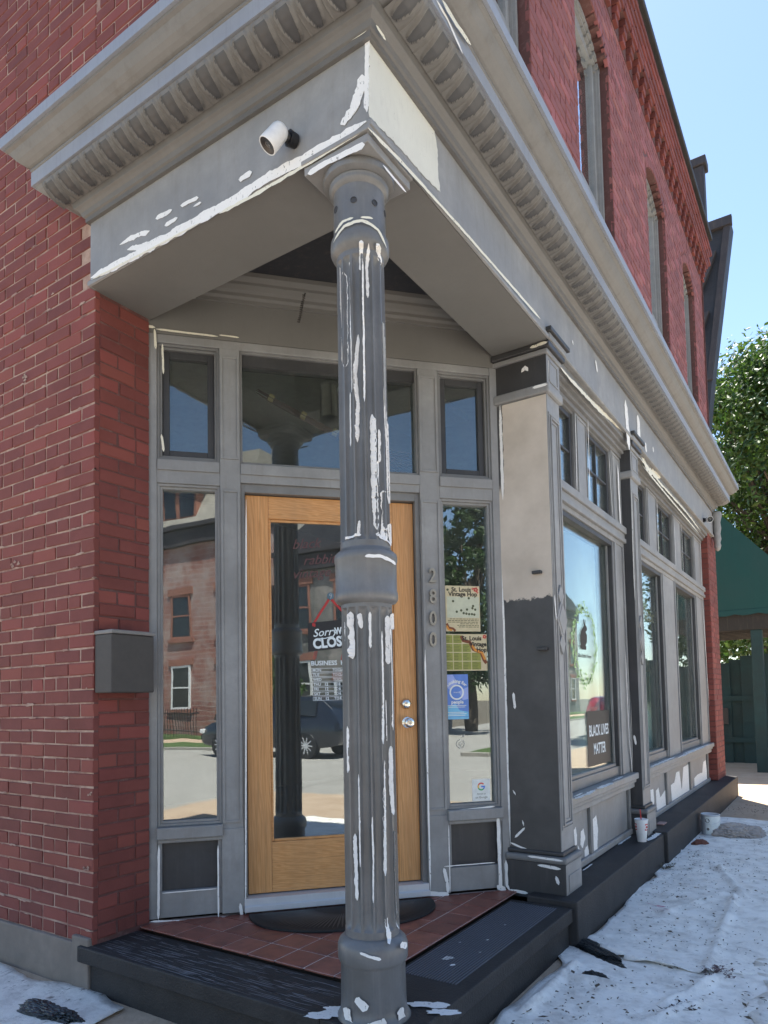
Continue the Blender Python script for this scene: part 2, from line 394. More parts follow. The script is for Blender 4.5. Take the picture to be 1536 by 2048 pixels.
slab('grass_verge', 12.755, 14.6, -90, -11.35, GZ-.3, GZ-.02, 'grass'); slab('grass_verge', 12.755, 14.6, -3.5, 160, GZ-.3, GZ-.02, 'grass')
slab('far_sidewalk', 14.605, 16.4, -90, -11.35, GZ-.3, GZ-.024, 'walk'); slab('far_sidewalk', 14.605, 16.4, -3.5, 160, GZ-.3, GZ-.024, 'walk')
slab('front_lawn', 16.405, 19, -90, -11.35, GZ-.3, GZ+.02, 'grass'); slab('front_lawn', 16.405, 19, -3.5, 160, GZ-.3, GZ+.02, 'grass')

# ================================================================ the corner shop
shop = empty('corner_shop', (-1.0, 1.0, GZ), 'red brick corner shop with grey painted shopfront and recessed corner entry', 'building')
def part(name, parent=None): 
    o = bpy.data.objects.new(name, None); o.empty_display_size = .1; COL.objects.link(o); o.parent = parent or shop
    return o
# everything below is modelled in world coordinates; cancel the parent's offset once
_old_build = MB.build
INV = Matrix.Translation((1.0, -1.0, -GZ))
def fix(o):
    if o.parent is shop: o.matrix_parent_inverse = INV
    return o
def B(mb, name, mat, parent=None, **kw): return fix(mb.build(name, mat, parent or shop, **kw))
_part = part
def part(name, parent=None): return fix(_part(name, parent))

# ---- bricks
BL, BH, JT = .2030, .0583, .0095
PITCH_Z = .0675
def brick_verts(l, h, dep, jit, rnd):
    c = .0035; P = []
    for yy, i in ((dep, 0), (c, 0), (0, c)):
        for sx, sz in ((-1, -1), (1, -1), (1, 1), (-1, 1)):
            P.append((sx*(l/2-i)+rnd.uniform(-jit, jit), yy+(rnd.uniform(-jit, jit) if yy < dep else 0), sz*(h/2-i)+rnd.uniform(-jit, jit)))
    F = [(8, 9, 10, 11)]
    for a in (0, 4):
        for k in range(4): F.append((a+k, a+(k+1) % 4, a+4+(k+1) % 4, a+4+k))
    return P, F
rb = random.Random(5)
def brick_mesh(l):
    P, F = brick_verts(l, BH, .028, .0020, rb); me = bpy.data.meshes.new('brick'); me.from_pydata(P, [], F)
    bm = bmesh.new(); bm.from_mesh(me); bmesh.ops.recalc_face_normals(bm, faces=bm.faces); bm.to_mesh(me); bm.free()
    me.materials.append(M['brick']); return me
STR = [brick_mesh(BL) for _ in range(8)]; HDR = [brick_mesh(.098) for _ in range(5)]
def lay(u0, u1, z0, z1, single, joined, origin, rotz, parent, skip=None, hdr_every=6, phase=0, anchor=1):
    """courses of brick; single(u,z)->bool picks the ones that become their own object"""
    Rz = Matrix.Rotation(rotz, 4, 'Z'); n = int(round((z1-z0)/PITCH_Z)); count = 0
    for i in range(n):
        zc = z0+PITCH_Z*(i+.5); hdr = (i+phase) % hdr_every == 0; L = .098 if hdr else BL
        off = (0 if hdr else (L+JT)*(.5 if i % 2 else 0))+rb.uniform(-.006, .006)
        spans = []
        if anchor > 0:
            e = u1
            first = L if (hdr or i % 2) else L*.52
            while e > u0+.02:
                w = min(first if e == u1 else L, e-u0); spans.append((e-w, e)); e -= w+JT*rb.uniform(.75, 1.3)
        else:
            e = u0
            first = L if (hdr or i % 2) else L*.52
            while e < u1-.02:
                w = min(first if e == u0 else L, u1-e); spans.append((e, e+w)); e += w+JT*rb.uniform(.75, 1.3)
        for a, b in spans:
            uc, l = (a+b)/2, b-a
            if l < .02 or (skip and skip(uc, zc)): continue
            dz = rb.uniform(-.0012, .0012); dy = rb.uniform(-.0026, .0002)
            if single and single(uc, zc):
                me = rb.choice(STR if l > .13 else HDR); base = BL if l > .13 else .098
                o = bpy.data.objects.new('brick', me); COL.objects.link(o); o.parent = parent
                o.matrix_basis = Matrix.Translation(origin) @ Rz @ Matrix.Translation((uc, dy, zc+dz)) @ Matrix.Diagonal((l/base, 1, 1, 1)); count += 1
            else:
                P, F = brick_verts(l, BH, .028, .0018, rb)
                joined.add([origin+(Rz @ Vector((x+uc, y+dy, z+zc+dz))) for x, y, z in P], F, rb.uniform(.02, .98))
    return count
# side wall (left facade), its return at the porch
side_wall = part('brick_wall'); tag(side_wall, 'red painted brick side wall left of the entry')
OA = Vector((0, .03, 0)); BX = -1.69; WX_ = -.05
jn = MB()
cnt = lay(-5.2, BX, 0.0, 7.3, lambda u, z: u > -2.62 and z < 3.05, jn, OA, 0, side_wall, skip=lambda u, z: u > -1.75 and 3.25 < z < 3.55)
mb = MB(); mb.box(-5.2, BX-.003, .0336, .33, -.02, 7.3); mb.build('mortar_bed', 'mortar', side_wall)
jn2 = MB(); lay(BX+.004, WX_, 3.86, 7.3, None, jn2, OA, 0, side_wall)
mb = MB(); mb.box(BX-.003, WX_-.004, .0336, .30, 3.80, 7.3); mb.build('mortar_bed', 'mortar', side_wall)
tag(jn2.build('bricks_beyond', 'brick', side_wall), kind='stuff')
tag(jn.build('bricks_beyond', 'brick', side_wall, recalc=True), kind='stuff')
ret_wall = part('entry_return_wall')
jn = MB()
cnt2 = lay(.0585, .352, 0.02, 3.215, lambda u, z: True, jn, Vector((BX+.001, 0, 0)), R(90), ret_wall, anchor=-1, phase=0)
if jn.v: jn.build('bricks_beyond', 'brick', ret_wall)
mb = MB(); mb.box(BX-.10, BX-.0025, .035, .352, -.02, 3.215); mb.build('mortar_bed', 'mortar_dark', ret_wall)
mb = MB(); mb.box(-5.2, BX-.012, .014, .06, -.34, -.0); mb.box(-1.83, BX-.006, .009, .06, -.34, .036)
B(mb, 'cement_plinth', 'cement', bev=.008)
# smeared and chipped mortar on the side wall
mb = MB()
for k in range(110):
    row = random.randint(0, 54); z = PITCH_Z*row+random.uniform(-.003, .003); u = random.uniform(-2.66, -1.70); l = random.uniform(.015, .09)
    if z > 3.2 and u > -1.9: continue
    mb.stroke([(u, z), (u+l*.5, z+random.uniform(-.003, .003)), (min(u+l, -1.692), z)], random.uniform(.003, .006), lambda uu, d, zz: (uu, .0268-d, zz), d=random.uniform(0, .0006), jag=.9, taper=.4)
for cx_, cy_, s_ in ((52, 756, .03), (32, 1128, .03), (180, 1588, .014), (176, 1735, .022), (365, 0, .0)):
    if s_:
        u, z = PA(cx_, cy_, -.03)
        for k in range(4):
            a = (u+random.uniform(-s_, s_)*1.3, z+random.uniform(-s_, s_)*.6); mb.stroke([(a[0]-s_*.5, a[1]), (a[0], a[1]+s_*.2), (a[0]+s_*.5, a[1])], s_*.35, lambda uu, d, zz: (uu, .026-d, zz), jag=.7)
tag(mb.build('mortar_patch', 'mortar', side_wall, sheet=True), kind='stuff')

# ---- upper wall over the shopfront
WX = -.05
front_wall = part('upper_brick_wall'); tag(front_wall, 'red painted brick upper storey with corbelled top')
UPW = [(-.05+1.0, 1.83), (2.76, 3.66), (4.98, 5.86), (6.86, 7.66)]
SP, RISE, WB = 3.86+37*.0675, .17, 4.05
def archz(y, a, b): c = (a+b)/2; h = (b-a)/2; return SP+RISE*(1-((y-c)/h)**2)
def inwin(y, z):
    for a, b in UPW:
        if a-.02 < y < b+.02 and WB < z < archz(min(max(y, a), b), a, b)+.10: return True
    return False
jn = MB()
def in_soldier(y, z): return inwin(y, z)
e = .0
for a, b in UPW+[(8.36, 9)]: lay(e, a, 3.86, SP, None, jn, Vector((WX, 0, 0)), R(90), front_wall, anchor=-1); e = b
lay(.0, 8.36, SP, 7.0, None, jn, Vector((WX, 0, 0)), R(90), front_wall, skip=in_soldier, anchor=-1)
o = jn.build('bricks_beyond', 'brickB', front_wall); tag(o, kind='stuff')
mb = MB(); e = -.05+.05
for a, b in UPW+[(8.355, 9)]:
    mb.box(WX-.25, WX-.005, e, a, 3.6, 7.2); 
    if b < 8.4:
        n = 10
        for k in range(n):
            y0 = a+(b-a)*k/n; y1 = a+(b-a)*(k+1)/n; mb.box(WX-.25, WX-.005, y0, y1, archz((y0+y1)/2, a, b), 7.2)
        mb.box(WX-.25, WX-.005, a, b, 3.6, WB)
    e = b
mb.build('mortar_bed', 'mortar_dark', front_wall)
for a, b in UPW:                                     # voussoirs
    n = 15; c = (a+b)/2
    vj = MB()
    for k in range(n):
        y = a-.03+(b-a+.06)*(k+.5)/n; yy = min(max(y, a), b); z = archz(yy, a, b)+.047; sl = -2*RISE*(yy-c)/((b-a)/2)**2
        w = (b-a)/n*.46; P, F = brick_verts(w*2, .088, .03, .0015, rb)
        rot = Matrix.Rotation(-math.atan(sl), 4, 'X') if False else Matrix.Rotation(math.atan(sl), 4, 'X')
        q = Matrix.Translation((WX+.003, y, z)) @ rot @ Matrix.Rotation(R(90), 4, 'Z')
        vj.add([q @ Vector(p) for p in P], F, rb.uniform(.02, .98))
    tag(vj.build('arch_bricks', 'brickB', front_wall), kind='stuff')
# corbel table
jn = MB()
for k, y in enumerate([i*.235+.02 for i in range(36)]):
    for lv, (dz, dx, w) in enumerate(((0, .035, .10), (.0675, .05, .10), (.135, .065, .10), (.2025, .08, .21))):
        P, F = brick_verts(w, BH, .09, .002, rb); q = Matrix.Translation((WX+dx, y+.1, 6.93+dz)) @ Matrix.Rotation(R(90), 4, 'Z')
        jn.add([q @ Vector(p) for p in P], F, rb.uniform(.02, .98))
for i in range(4):
    y = 0.0
    while y < 8.36:
        P, F = brick_verts(.2045, BH, .12, .002, rb); q = Matrix.Translation((WX+.085+.012*i, y+.1+(i % 2)*.1, 7.20+PITCH_Z*i)) @ Matrix.Rotation(R(90), 4, 'Z')
        jn.add([q @ Vector(p) for p in P], F, rb.uniform(.02, .98)); y += .2135
tag(jn.build('corbel_bricks', 'brick', front_wall), kind='stuff')
mb = MB(); mb.box(-.3, WX+.005, 0, 8.3, 6.9, 7.1); mb.box(-.3, WX+.06, 0, 8.33, 7.1, 7.46); mb.build('corbel_bed', 'mortar_dark', front_wall)
mb = MB(); mb.box(-5.2, .11, -.06, 8.42, 7.465, 7.53); B(mb, 'roof_coping', 'stone', bev=.01)
mb = MB(); mb.box(-5.2, -.30, .33, 8.3, 7.30, 7.40); mb.box(-5.25, -5.2, .03, 8.3, -.3, 7.4); mb.box(-5.2, -.3, 8.1, 8.3, -.3, 7.4); mb.box(-5.2, -.3, .34, 8.1, 3.92, 4.0)
B(mb, 'structural_core', 'soffit')
# upper windows
for wi, (a, b) in enumerate(UPW):
    w = part('upper_window'); c = (a+b)/2
    mb = MB(); x0 = WX-.09
    def TU(u, d, z): return (x0+d, u, z)
    mb.box(a, a+.055, -.06, 0, WB, SP, TU); mb.box(b-.055, b, -.06, 0, WB, SP, TU)
    mb.box(a+.018, a+.05, -.0, .02, WB, SP, TU); mb.box(b-.05, b-.018, 0, .02, WB, SP, TU)
    n = 12
    for k in range(n):
        y0 = a+(b-a)*k/n; y1 = a+(b-a)*(k+1)/n; zt = archz((y0+y1)/2, a, b)
        mb.box(y0, y1, -.06, 0, zt-.075, zt, TU); mb.box(y0, y1, 0, .02, zt-.055, zt-.02, TU)
    mb.box(a, b, -.06, .06, WB-.04, WB+.03, TU); mb.build('frame', 'grey', w)
    mb = MB(); zt = SP+.05; ym0, ym1 = a+.056, b-.056
    mb.box(ym0, ym0+.05, -.055, -.02, 5.1, zt, TU); mb.box(ym1-.05, ym1, -.055, -.02, 5.1, zt, TU); mb.box(ym0, ym1, -.056, -.015, 5.08, 5.16, TU)
    mb.box(ym0, ym1, -.055, -.02, zt-.05, zt+.12, TU)
    mb.build('upper_sash', 'grey', w)
    mb = MB(); mb.box(ym0, ym0+.05, -.10, -.06, WB, 5.1, TU); mb.box(ym1-.05, ym1, -.10, -.06, WB, 5.1, TU); mb.box(ym0, ym1, -.1, -.06, WB+.03, WB+.1, TU); mb.build('lower_sash', 'grey_mid', w)
    mb = MB(); mb.box(ym0+.05, ym1-.05, -.04, -.036, 5.16, zt-.05, TU); mb.build('pane', 'glassU', w)
    mb = MB(); mb.box(ym0+.05, ym1-.05, -.082, -.078, WB+.1, 5.08, TU); mb.build('pane', 'glassU', w)
    mb = MB(); mb.box(a, b, -.2, -.17, WB, SP+.2, TU); mb.build('blind', 'grey', w)

# ---- entablature: fascia boards, cornice
ent = part('shopfront_cornice'); tag(ent, 'grey moulded cornice with a band of leaf ornaments')
FE = 7.98
mb = MB(); mb.box(-1.685, 0, 0, .365, 3.212, 3.84); mb.build('fascia', 'grey', ent, bev=.003)
mb = MB(); mb.box(-.352, -.0005, .366, FE, 3.2125, 3.84); mb.build('fascia', 'grey', ent, bev=.003)
mb = MB(); mb.box(-1.695, -.004, .004, .362, 3.206, 3.2115); mb.box(-.349, -.004, .3625, 1.84, 3.206, 3.2115); mb.build('beam_soffit', 'soffit', ent)
PATH = [(-1.68, .03), (-1.68, 0), (0, 0), (0, FE), (-.05, FE)]
def sw(name, mat, prof, bev=0, path=PATH):
    mb = MB(); mb.sweep(prof, path); return mb.build(name, mat, ent, bev=bev)
sw('fascia_bead', 'grey', [(0, 3.204), (.010, 3.207), (.012, 3.222), (.008, 3.232), (0, 3.236)])
sw('bed_moulding', 'grey_dark', [(0, 3.53), (.018, 3.53), (.019, 3.551), (.028, 3.556), (.035, 3.574), (.047, 3.585), (.058, 3.592), (.063, 3.613), (.066, 3.619), (0, 3.64)])
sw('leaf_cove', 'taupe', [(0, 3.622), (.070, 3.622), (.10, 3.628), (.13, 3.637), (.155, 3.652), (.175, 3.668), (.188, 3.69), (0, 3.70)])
sw('corona', 'gutter', [(0, 3.684), (.196, 3.684), (.196, 3.752), (0, 3.752)])
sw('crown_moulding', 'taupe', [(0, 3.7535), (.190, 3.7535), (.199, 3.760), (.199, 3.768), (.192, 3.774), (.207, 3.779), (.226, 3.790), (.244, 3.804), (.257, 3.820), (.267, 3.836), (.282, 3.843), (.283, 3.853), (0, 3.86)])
sw('cornice_lip', 'gutter', [(0, 3.854), (.297, 3.854), (.298, 3.905), (.28, 3.912), (-.03, 3.96)])
# leaf ornaments
def leaf_mesh(T):
    cv = [(.188, 3.676), (.180, 3.659), (.160, 3.641), (.134, 3.627), (.10, 3.6185), (.068, 3.6145)]
    NS, NT = 22, 30; P = []; F = []
    for i in range(NS+1):
        s = i/NS; x = s*5; k = min(4, int(x)); f = x-k
        o = cv[k][0]*(1-f)+cv[k+1][0]*f; z = cv[k][1]*(1-f)+cv[k+1][1]*f
        nx, nz = .45-.25*s, -.9
        wv = .40*max(0, 1-(s/.96)**3.2)**.5*(.75+.25*min(1, s*4))
        for j in range(NT+1):
            t_ = -.5+j/NT; a = abs(t_)
            if wv > .02 and a < wv:
                q = a/wv
                h = .002+.003*max(0, 1-(q/.6)**2) if q < .72 else .002+.011*math.sin(min(1, (q-.72)/.28)*math.pi)
            else: h = .0
            if a > .47: h = max(h, .006*min(1, s*1.4))
            if s < .06: h *= s/.06
            P.append(T(t_*.106, o+nx*h, z+nz*h))
    for i in range(NS):
        for j in range(NT): F.append((i*(NT+1)+j, i*(NT+1)+j+1, (i+1)*(NT+1)+j+1, (i+1)*(NT+1)+j))
    me = bpy.data.meshes.new('leaf_ornament'); me.from_pydata(P, [], F)
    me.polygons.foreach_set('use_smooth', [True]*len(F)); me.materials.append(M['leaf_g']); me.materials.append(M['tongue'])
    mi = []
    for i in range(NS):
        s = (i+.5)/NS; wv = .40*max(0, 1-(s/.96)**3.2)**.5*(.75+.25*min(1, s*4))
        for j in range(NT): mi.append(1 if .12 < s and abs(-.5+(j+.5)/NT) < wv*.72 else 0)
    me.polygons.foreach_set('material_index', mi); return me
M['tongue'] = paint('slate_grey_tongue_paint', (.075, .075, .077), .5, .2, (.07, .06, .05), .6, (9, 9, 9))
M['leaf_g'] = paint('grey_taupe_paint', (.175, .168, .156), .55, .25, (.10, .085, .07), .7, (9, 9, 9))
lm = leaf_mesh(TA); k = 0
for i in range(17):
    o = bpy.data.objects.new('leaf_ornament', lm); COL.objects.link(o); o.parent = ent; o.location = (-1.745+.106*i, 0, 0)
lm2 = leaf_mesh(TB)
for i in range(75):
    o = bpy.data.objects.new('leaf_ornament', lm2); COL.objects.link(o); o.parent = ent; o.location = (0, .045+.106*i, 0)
# end return ornaments of the cornice, far end
mb = MB(); mb.lathe([(.002, 3.02), (.03, 3.04), (.045, 3.09), (.035, 3.13), (.05, 3.18), (.04, 3.25), (.055, 3.32), (.045, 3.40), (.07, 3.50), (.06, 3.54)], .04, FE+.06, 10)
mb.build('end_drop', 'grey', ent, smooth=True)

# ---- painted patches on fascia and cornice (primer showing)
cr = MB()
q = jagpoly([PB(*p) for p in ((737, 62), (770, 105), (800, 160), (842, 218), (868, 262), (874, 300), (876, 352), (880, 385), (846, 352), (800, 298), (762, 258), (737, 233))], .006)
cr.add([TB(a_, .0022, b_) for a_, b_ in q], [tuple(range(len(q)))])
cr.build('primer_patch', 'creamd', ent, sheet=True)
strokes('primer_streak', 'white', ent, TA, PA, [([(724, 150), (720, 185), (706, 222), (690, 236)], .022), ([(736, 60), (735, 140), (735, 225)], .012)], d=.0022, jag=.5, taper=.2)
wh = [([(182, 556), (250, 522), (330, 478), (400, 438), (470, 400), (540, 352), (600, 322), (660, 288), (733, 243)], .021),
      ([(240, 490), (262, 476), (300, 462)], .010), ([(255, 500), (300, 488), (330, 470)], .010), ([(312, 438), (345, 420)], .009), ([(330, 452), (356, 436)], .008), ([(362, 412), (398, 396)], .009), ([(388, 414), (404, 405)], .006), ([(478, 360), (505, 345)], .011), ([(682, 250), (700, 232), (722, 200)], .016)]
strokes('primer_streak', 'white', ent, TA, lambda a, b: PA(a, b, .012), wh[:1], d=.0135, jag=.4, taper=.12); strokes('primer_streak', 'white', ent, TA, PA, [(p_, w*1.1) for p_, w in wh[1:]], d=.002, jag=.7, taper=.3)
strokes('primer_streak', 'cream', ent, lambda u, d, z: (u, -d, z), lambda a, b: PA(a, b, .012), [([(440, 428), (520, 385), (600, 338), (690, 283), (733, 258)], .008), ([(184, 560), (300, 500), (400, 447)], .004)], d=.0155, jag=.6, taper=.15)
crb = [([(735, 256), (800, 322), (860, 388), (930, 466), (1000, 546), (1080, 638)], .008)]
strokes('primer_streak', 'cream', ent, lambda u, d, z: (d, u, z), lambda a, b: PB(a, b, .0125), crb, d=.0145, taper=.1)
strokes('primer_streak', 'white', ent, TB, PB, [([(1250, 800), (1254, 850), (1258, 900)], .05), ([(1275, 830), (1278, 880)], .05), ([(1290, 885), (1292, 905)], .03), ([(1190, 720), (1194, 745)], .016), ([(1305, 893), (1306, 905)], .02), ([(1143, 680), (1146, 690)], .012)], d=.0025)
strokes('primer_streak', 'cream', ent, lambda u, d, z: (u, -d, z), lambda a, b: PA(a, b, .02), [([(672, 98), (690, 86), (735, 60)], .006)], d=.0215)
strokes('primer_streak', 'cream', ent, lambda u, d, z: (d, u, z), lambda a, b: PB(a, b, .03), [([(742, 20), (755, 45), (772, 72)], .013), ([(745, 55), (765, 85)], .008), ([(740, 5), (742, 30)], .02)], d=.045)
strokes('primer_streak', 'cream', ent, lambda u, d, z: (d, u, z), lambda a, b: PB(a, b, .2), [([(880, 2), (905, 45), (938, 92)], .012), ([(900, 2), (925, 40)], .006)], d=.209)
strokes('primer_streak', 'white', ent, lambda u, d, z: (d, u, z), lambda a, b: PB(a, b, .197), [([(872, 0), (895, 40), (925, 108)], .008)], d=.1985)

# ---- porch ceiling and the wall crown
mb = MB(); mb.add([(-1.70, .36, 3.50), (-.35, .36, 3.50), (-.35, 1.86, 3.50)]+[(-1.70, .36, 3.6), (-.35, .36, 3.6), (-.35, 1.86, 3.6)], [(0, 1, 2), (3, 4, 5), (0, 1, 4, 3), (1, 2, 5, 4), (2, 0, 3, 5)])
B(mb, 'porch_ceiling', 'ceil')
entry = part('entry_screen'); tag(entry, 'grey panelled entry screen with sidelights and transoms set at an angle')
mb = MB()
for prof in ([(0, 3.352), (.016, 3.352), (.018, 3.372), (.030, 3.384), (.032, 3.402), (.044, 3.414), (.058, 3.437), (.060, 3.452), (.078, 3.474), (.080, 3.4985), (0, 3.4985)],):
    P = [TW(-.05, o_, z_) for o_, z_ in prof]+[TW(2.06, o_, z_) for o_, z_ in prof]; n = len(prof)
    mb.add(P, [(i, (i+1) % n, n+(i+1) % n, n+i) for i in range(n)]+[tuple(range(n)), tuple(range(2*n-1, n-1, -1))])
mb.build('crown_moulding', 'soffit', entry, bev=.001)
# ---- entry screen
F0 = .03
mb = MB(); mb.box(-.05, 2.06, -.12, -.001, 3.14, 3.51, TW); mb.build('frieze_board', 'soffit', entry)
mb = MB(); mb.box(-.03, .040, -.12, 0, F0, 3.14, TW); mb.build('jamb_board', 'grey', entry, bev=.003)
mb = MB(); mb.box(1.965, 2.05, -.12, 0, F0, 3.14, TW); mb.build('jamb_board', 'grey', entry, bev=.003)
mb = MB(); mb.box(.0405, 1.9645, -.115, -.0015, 3.093, 3.139, TW); mb.build('head_rail', 'grey', entry, bev=.003)
for a, b in ((.368, .478), (1.508, 1.630)):
    mb = MB(); mb.box(a, b, -.12, -.001, F0, 3.0925, TW)
    for z0, z1 in ((.50, 2.30), (2.47, 3.05)):
        mb.ring(a+.004, b-.004, z0, z1, .013, -.001, .006, TW)
    mb.box(a-.002, b+.002, -.001, .009, F0, .47, TW)
    mb.build('post', 'grey', entry, bev=.002)
def lite(a, b, z0, z1, steps, mat='grey', tagname='casing'):
    mb = MB(); w = .013
    for k in range(steps):
        mb.ring(a+w*k, b-w*k, z0+w*k, z1-w*k, w, -.115, -.012-.013*k, TW)
    mb.build(tagname, mat, entry, bev=.0015)
def pane(a, b, z0, z1, d, name='pane', parent=None, mat='glass'):
    mb = MB(); mb.box(a, b, d-.004, d, z0, z1, TW); return mb.build(name, mat, parent or entry)
for a, b in ((.0405, .3675), (1.6305, 1.9645)):
    lite(a, b, .498, 2.32, 2); pane(a+.024, b-.024, .52, 2.297, -.052)
    mb = MB(); mb.box(a, b, -.115, -.002, 2.3205, 2.4495, TW); mb.box(a+.002, b-.002, -.002, .008, 2.39, 2.447, TW); mb.build('transom_bar', 'grey', entry, bev=.002)
    lite(a, b, 2.4505, 3.0925, 2, 'grey_mid')
    mb = MB(); mb.ring(a+.027, b-.027, 2.478, 3.066, .036, -.085, -.045, TW); mb.build('sash', 'char', entry, bev=.003)
    pane(a+.062, b-.062, 2.513, 3.031, -.062, mat='glassT')
    mb = MB(); mb.box(a-.004, b+.004, -.11, .03, .436, .4975, TW); mb.box(a, b, -.11, .012, .415, .4355, TW); mb.build('sill', 'grey', entry, bev=.006)
    mb = MB(); mb.box(a, b, -.115, -.03, .031, .4145, TW); mb.build('panel', 'char', entry)
    mb = MB(); mb.box(a, b, -.0295, -.008, .031, .166, TW); mb.box(a, a+.022, -.0295, -.006, .1665, .4145, TW); mb.box(b-.022, b, -.0295, -.006, .1665, .4145, TW); mb.build('panel_rail', 'grey', entry, bev=.003)
# centre transom and door
a, b = .4785, 1.5075
mb = MB(); mb.box(a, b, -.115, -.002, 2.345, 2.4495, TW); mb.box(a+.001, b-.001, -.002, .008, 2.39, 2.447, TW); mb.build('transom_bar', 'grey', entry, bev=.002)
lite(a, b, 2.4505, 3.0925, 1, 'grey_mid')
mb = MB(); mb.box(a+.013, b-.013, -.10, -.03, 3.02, 3.079, TW); mb.build('head_shade_bar', 'char', entry)  # dark bar standing in for the shade along the top of the glass
pane(a+.012, b-.012, 2.464, 3.03, -.055, mat='glassT')
mb = MB(); mb.box(a, a+.022, -.115, -.02, F0, 2.3445, TW); mb.box(b-.026, b, -.115, -.02, F0, 2.3445, TW); mb.box(a+.022, b-.026, -.115, -.02, 2.298, 2.3445, TW); mb.build('door_frame', 'grey_mid', entry, bev=.002)
mb = MB(); mb.box(a+.002, b-.002, -.115, .035, .032, .058, TW); mb.box(a+.002, b-.002, -.115, .012, .058, .096, TW)
for k in range(7): mb.box(a+.002, b-.002, .013+k*.003, .0142+k*.003, .058, .0605, TW)
mb.build('threshold', 'steel', entry, bev=.002)
door = part('door'); tag(door, 'oak framed glass entry door')
D0, D1 = .505, 1.478; DZ0, DZ1 = .102, 2.293; G0, G1, GZ0, GZ1 = .632, 1.352, .372, 2.165
mb = MB(); mb.box(D0, G0, -.10, -.057, DZ0, DZ1, TW); mb.build('stile', 'oak', door, bev=.003)
mb = MB(); mb.box(G1, D1, -.10, -.057, DZ0, DZ1, TW); mb.build('stile', 'oak', door, bev=.003)
mb = MB(); mb.box(G0+.0005, G1-.0005, -.10, -.0575, GZ1, DZ1, TW); mb.build('top_rail', 'oakh', door, bev=.003)
mb = MB(); mb.box(G0+.0005, G1-.0005, -.10, -.0575, DZ0, GZ0, TW); mb.build('bottom_rail', 'oakh', door, bev=.003)
mb = MB(); mb.ring(G0, G1, GZ0, GZ1, .014, -.095, -.068, TW); mb.build('glazing_bead', 'oakh', door, bev=.004)
pane(G0+.012, G1-.012, GZ0+.012, GZ1-.012, -.078, 'pane', door)
def lathe_W(mb, prof, u, z, n=24):
    def T(x, y, h): return TW(u+x, h, z+y)
    mb.lathe(prof, 0, 0, n, T)
mb = MB(); lathe_W(mb, [(.034, -.057), (.034, -.052), (.030, -.047), (.030, -.044), (.026, -.036), (.023, -.034), (.014, -.034), (.013, -.037)], 1.410, 1.112, 6); lathe_W(mb, [(.021, -.036), (.021, -.032), (.018, -.030)], 1.410, 1.112); mb.build('deadbolt', 'chrome', door, smooth=True)
mb = MB(); lathe_W(mb, [(.032, -.057), (.032, -.05), (.018, -.046), (.016, -.035), (.019, -.028), (.027, -.018), (.0285, -.006), (.027, .004), (.022, .008), (.012, .009), (.011, .0065)], 1.416, 1.004); kn = mb.build('door_knob', 'chrome', door, smooth=True)
mb = MB(); mb.box(1.4145, 1.4175, .0065, .0078, .998, 1.010, TW); mb.build('keyhole', 'black', kn)
# caulk and primer lines on the screen
def pw(l): return l
wl_ = [([(492, 1000), (492, 1400), (491, 1830)], .0035), ([(849, 1300), (853, 1500), (860, 1780)], .005), ([(300, 1842), (440, 1838)], .005), ([(318, 1690), (317, 1838)], .006), ([(436, 1690), (437, 1835)], .004), ([(855, 1786), (897, 1788)], .012), ([(893, 1760), (895, 1785)], .008), ([(896, 1650), (899, 1784)], .003), ([(320, 1658), (440, 1652)], .004), ([(897, 1623), (988, 1612)], .005), ([(994, 1630), (1000, 1778)], .010), ([(992, 1770), (1010, 1780)], .016), ([(480, 1805), (484, 1832)], .008), ([(887, 1732), (988, 1724)], .003), ([(886, 1735), (893, 1765)], .010), ([(325, 1785), (433, 1776)], .0025)]
strokes('caulk_line', 'white', entry, TW, PW, wl_, d=.0105, taper=.15)
cl_ = [([(284, 617), (332, 622)], .006), ([(290, 622), (300, 630)], .004), ([(284, 652), (311, 657)], .007), ([(312, 660), (436, 675)], .0055), ([(438, 672), (478, 677)], .004), ([(309, 660), (312, 700)], .006), ([(325, 690), (327, 750)], .005), ([(323, 870), (328, 905)], .006)]
strokes('caulk_line', 'cream', entry, TW, PW, cl_, d=.0105, taper=.2)

# ---- the cast iron column
KX, KY = -.146, .130
col = part('column'); tag(col, 'fluted grey cast iron corner column streaked with white primer')
def flute_r(r, th, z, z0, z1, n=14, dep=.0165):
    e = min(1, max(0, (z-z0)/.03), 1) * min(1, max(0, (z1-z)/.03))
    e = e**.5; ph = (th*n/(2*math.pi)) % 1.0; q = abs(ph-.5)*2          # q=1 on the arris
    return r-dep*e*max(0, 1-(q/.84)**2)**.5 if q < .84 else r
def shaft(name, r0, r1, z0, z1):
    NA, rows = 14*14, []; mb = MB()
    zs = [z0, z0+.028]+[z0+.03+.006*k for k in range(6)]+[z0+.09+(z1-z0-.18)*k/6 for k in range(7)]+[z1-.06+.006*k for k in range(6)]+[z1-.028, z1]
    zs = sorted(set(round(z, 4) for z in zs)); P = []; F = []
    for z in zs:
        r = r0+(r1-r0)*(z-z0)/(z1-z0)
        for k in range(NA):
            th = 2*math.pi*k/NA; rr = flute_r(r, th, z, z0+.03, z1-.03); P.append((KX+rr*math.cos(th), KY+rr*math.sin(th), z))
    for i in range(len(zs)-1):
        for k in range(NA): F.append((i*NA+k, i*NA+(k+1) % NA, (i+1)*NA+(k+1) % NA, (i+1)*NA+k))
    mb.add(P, F); return mb.build(name, 'grey_c', col, smooth=True)
M['grey_c'] = paint('column_grey_paint', (.165, .164, .161), .36, .3, (.26, .25, .235), .5, (25, 25, 1.2))
shaft('lower_shaft', .0995, .0955, .285, 1.505); shaft('upper_shaft', .0950, .0915, 1.69, 2.83)
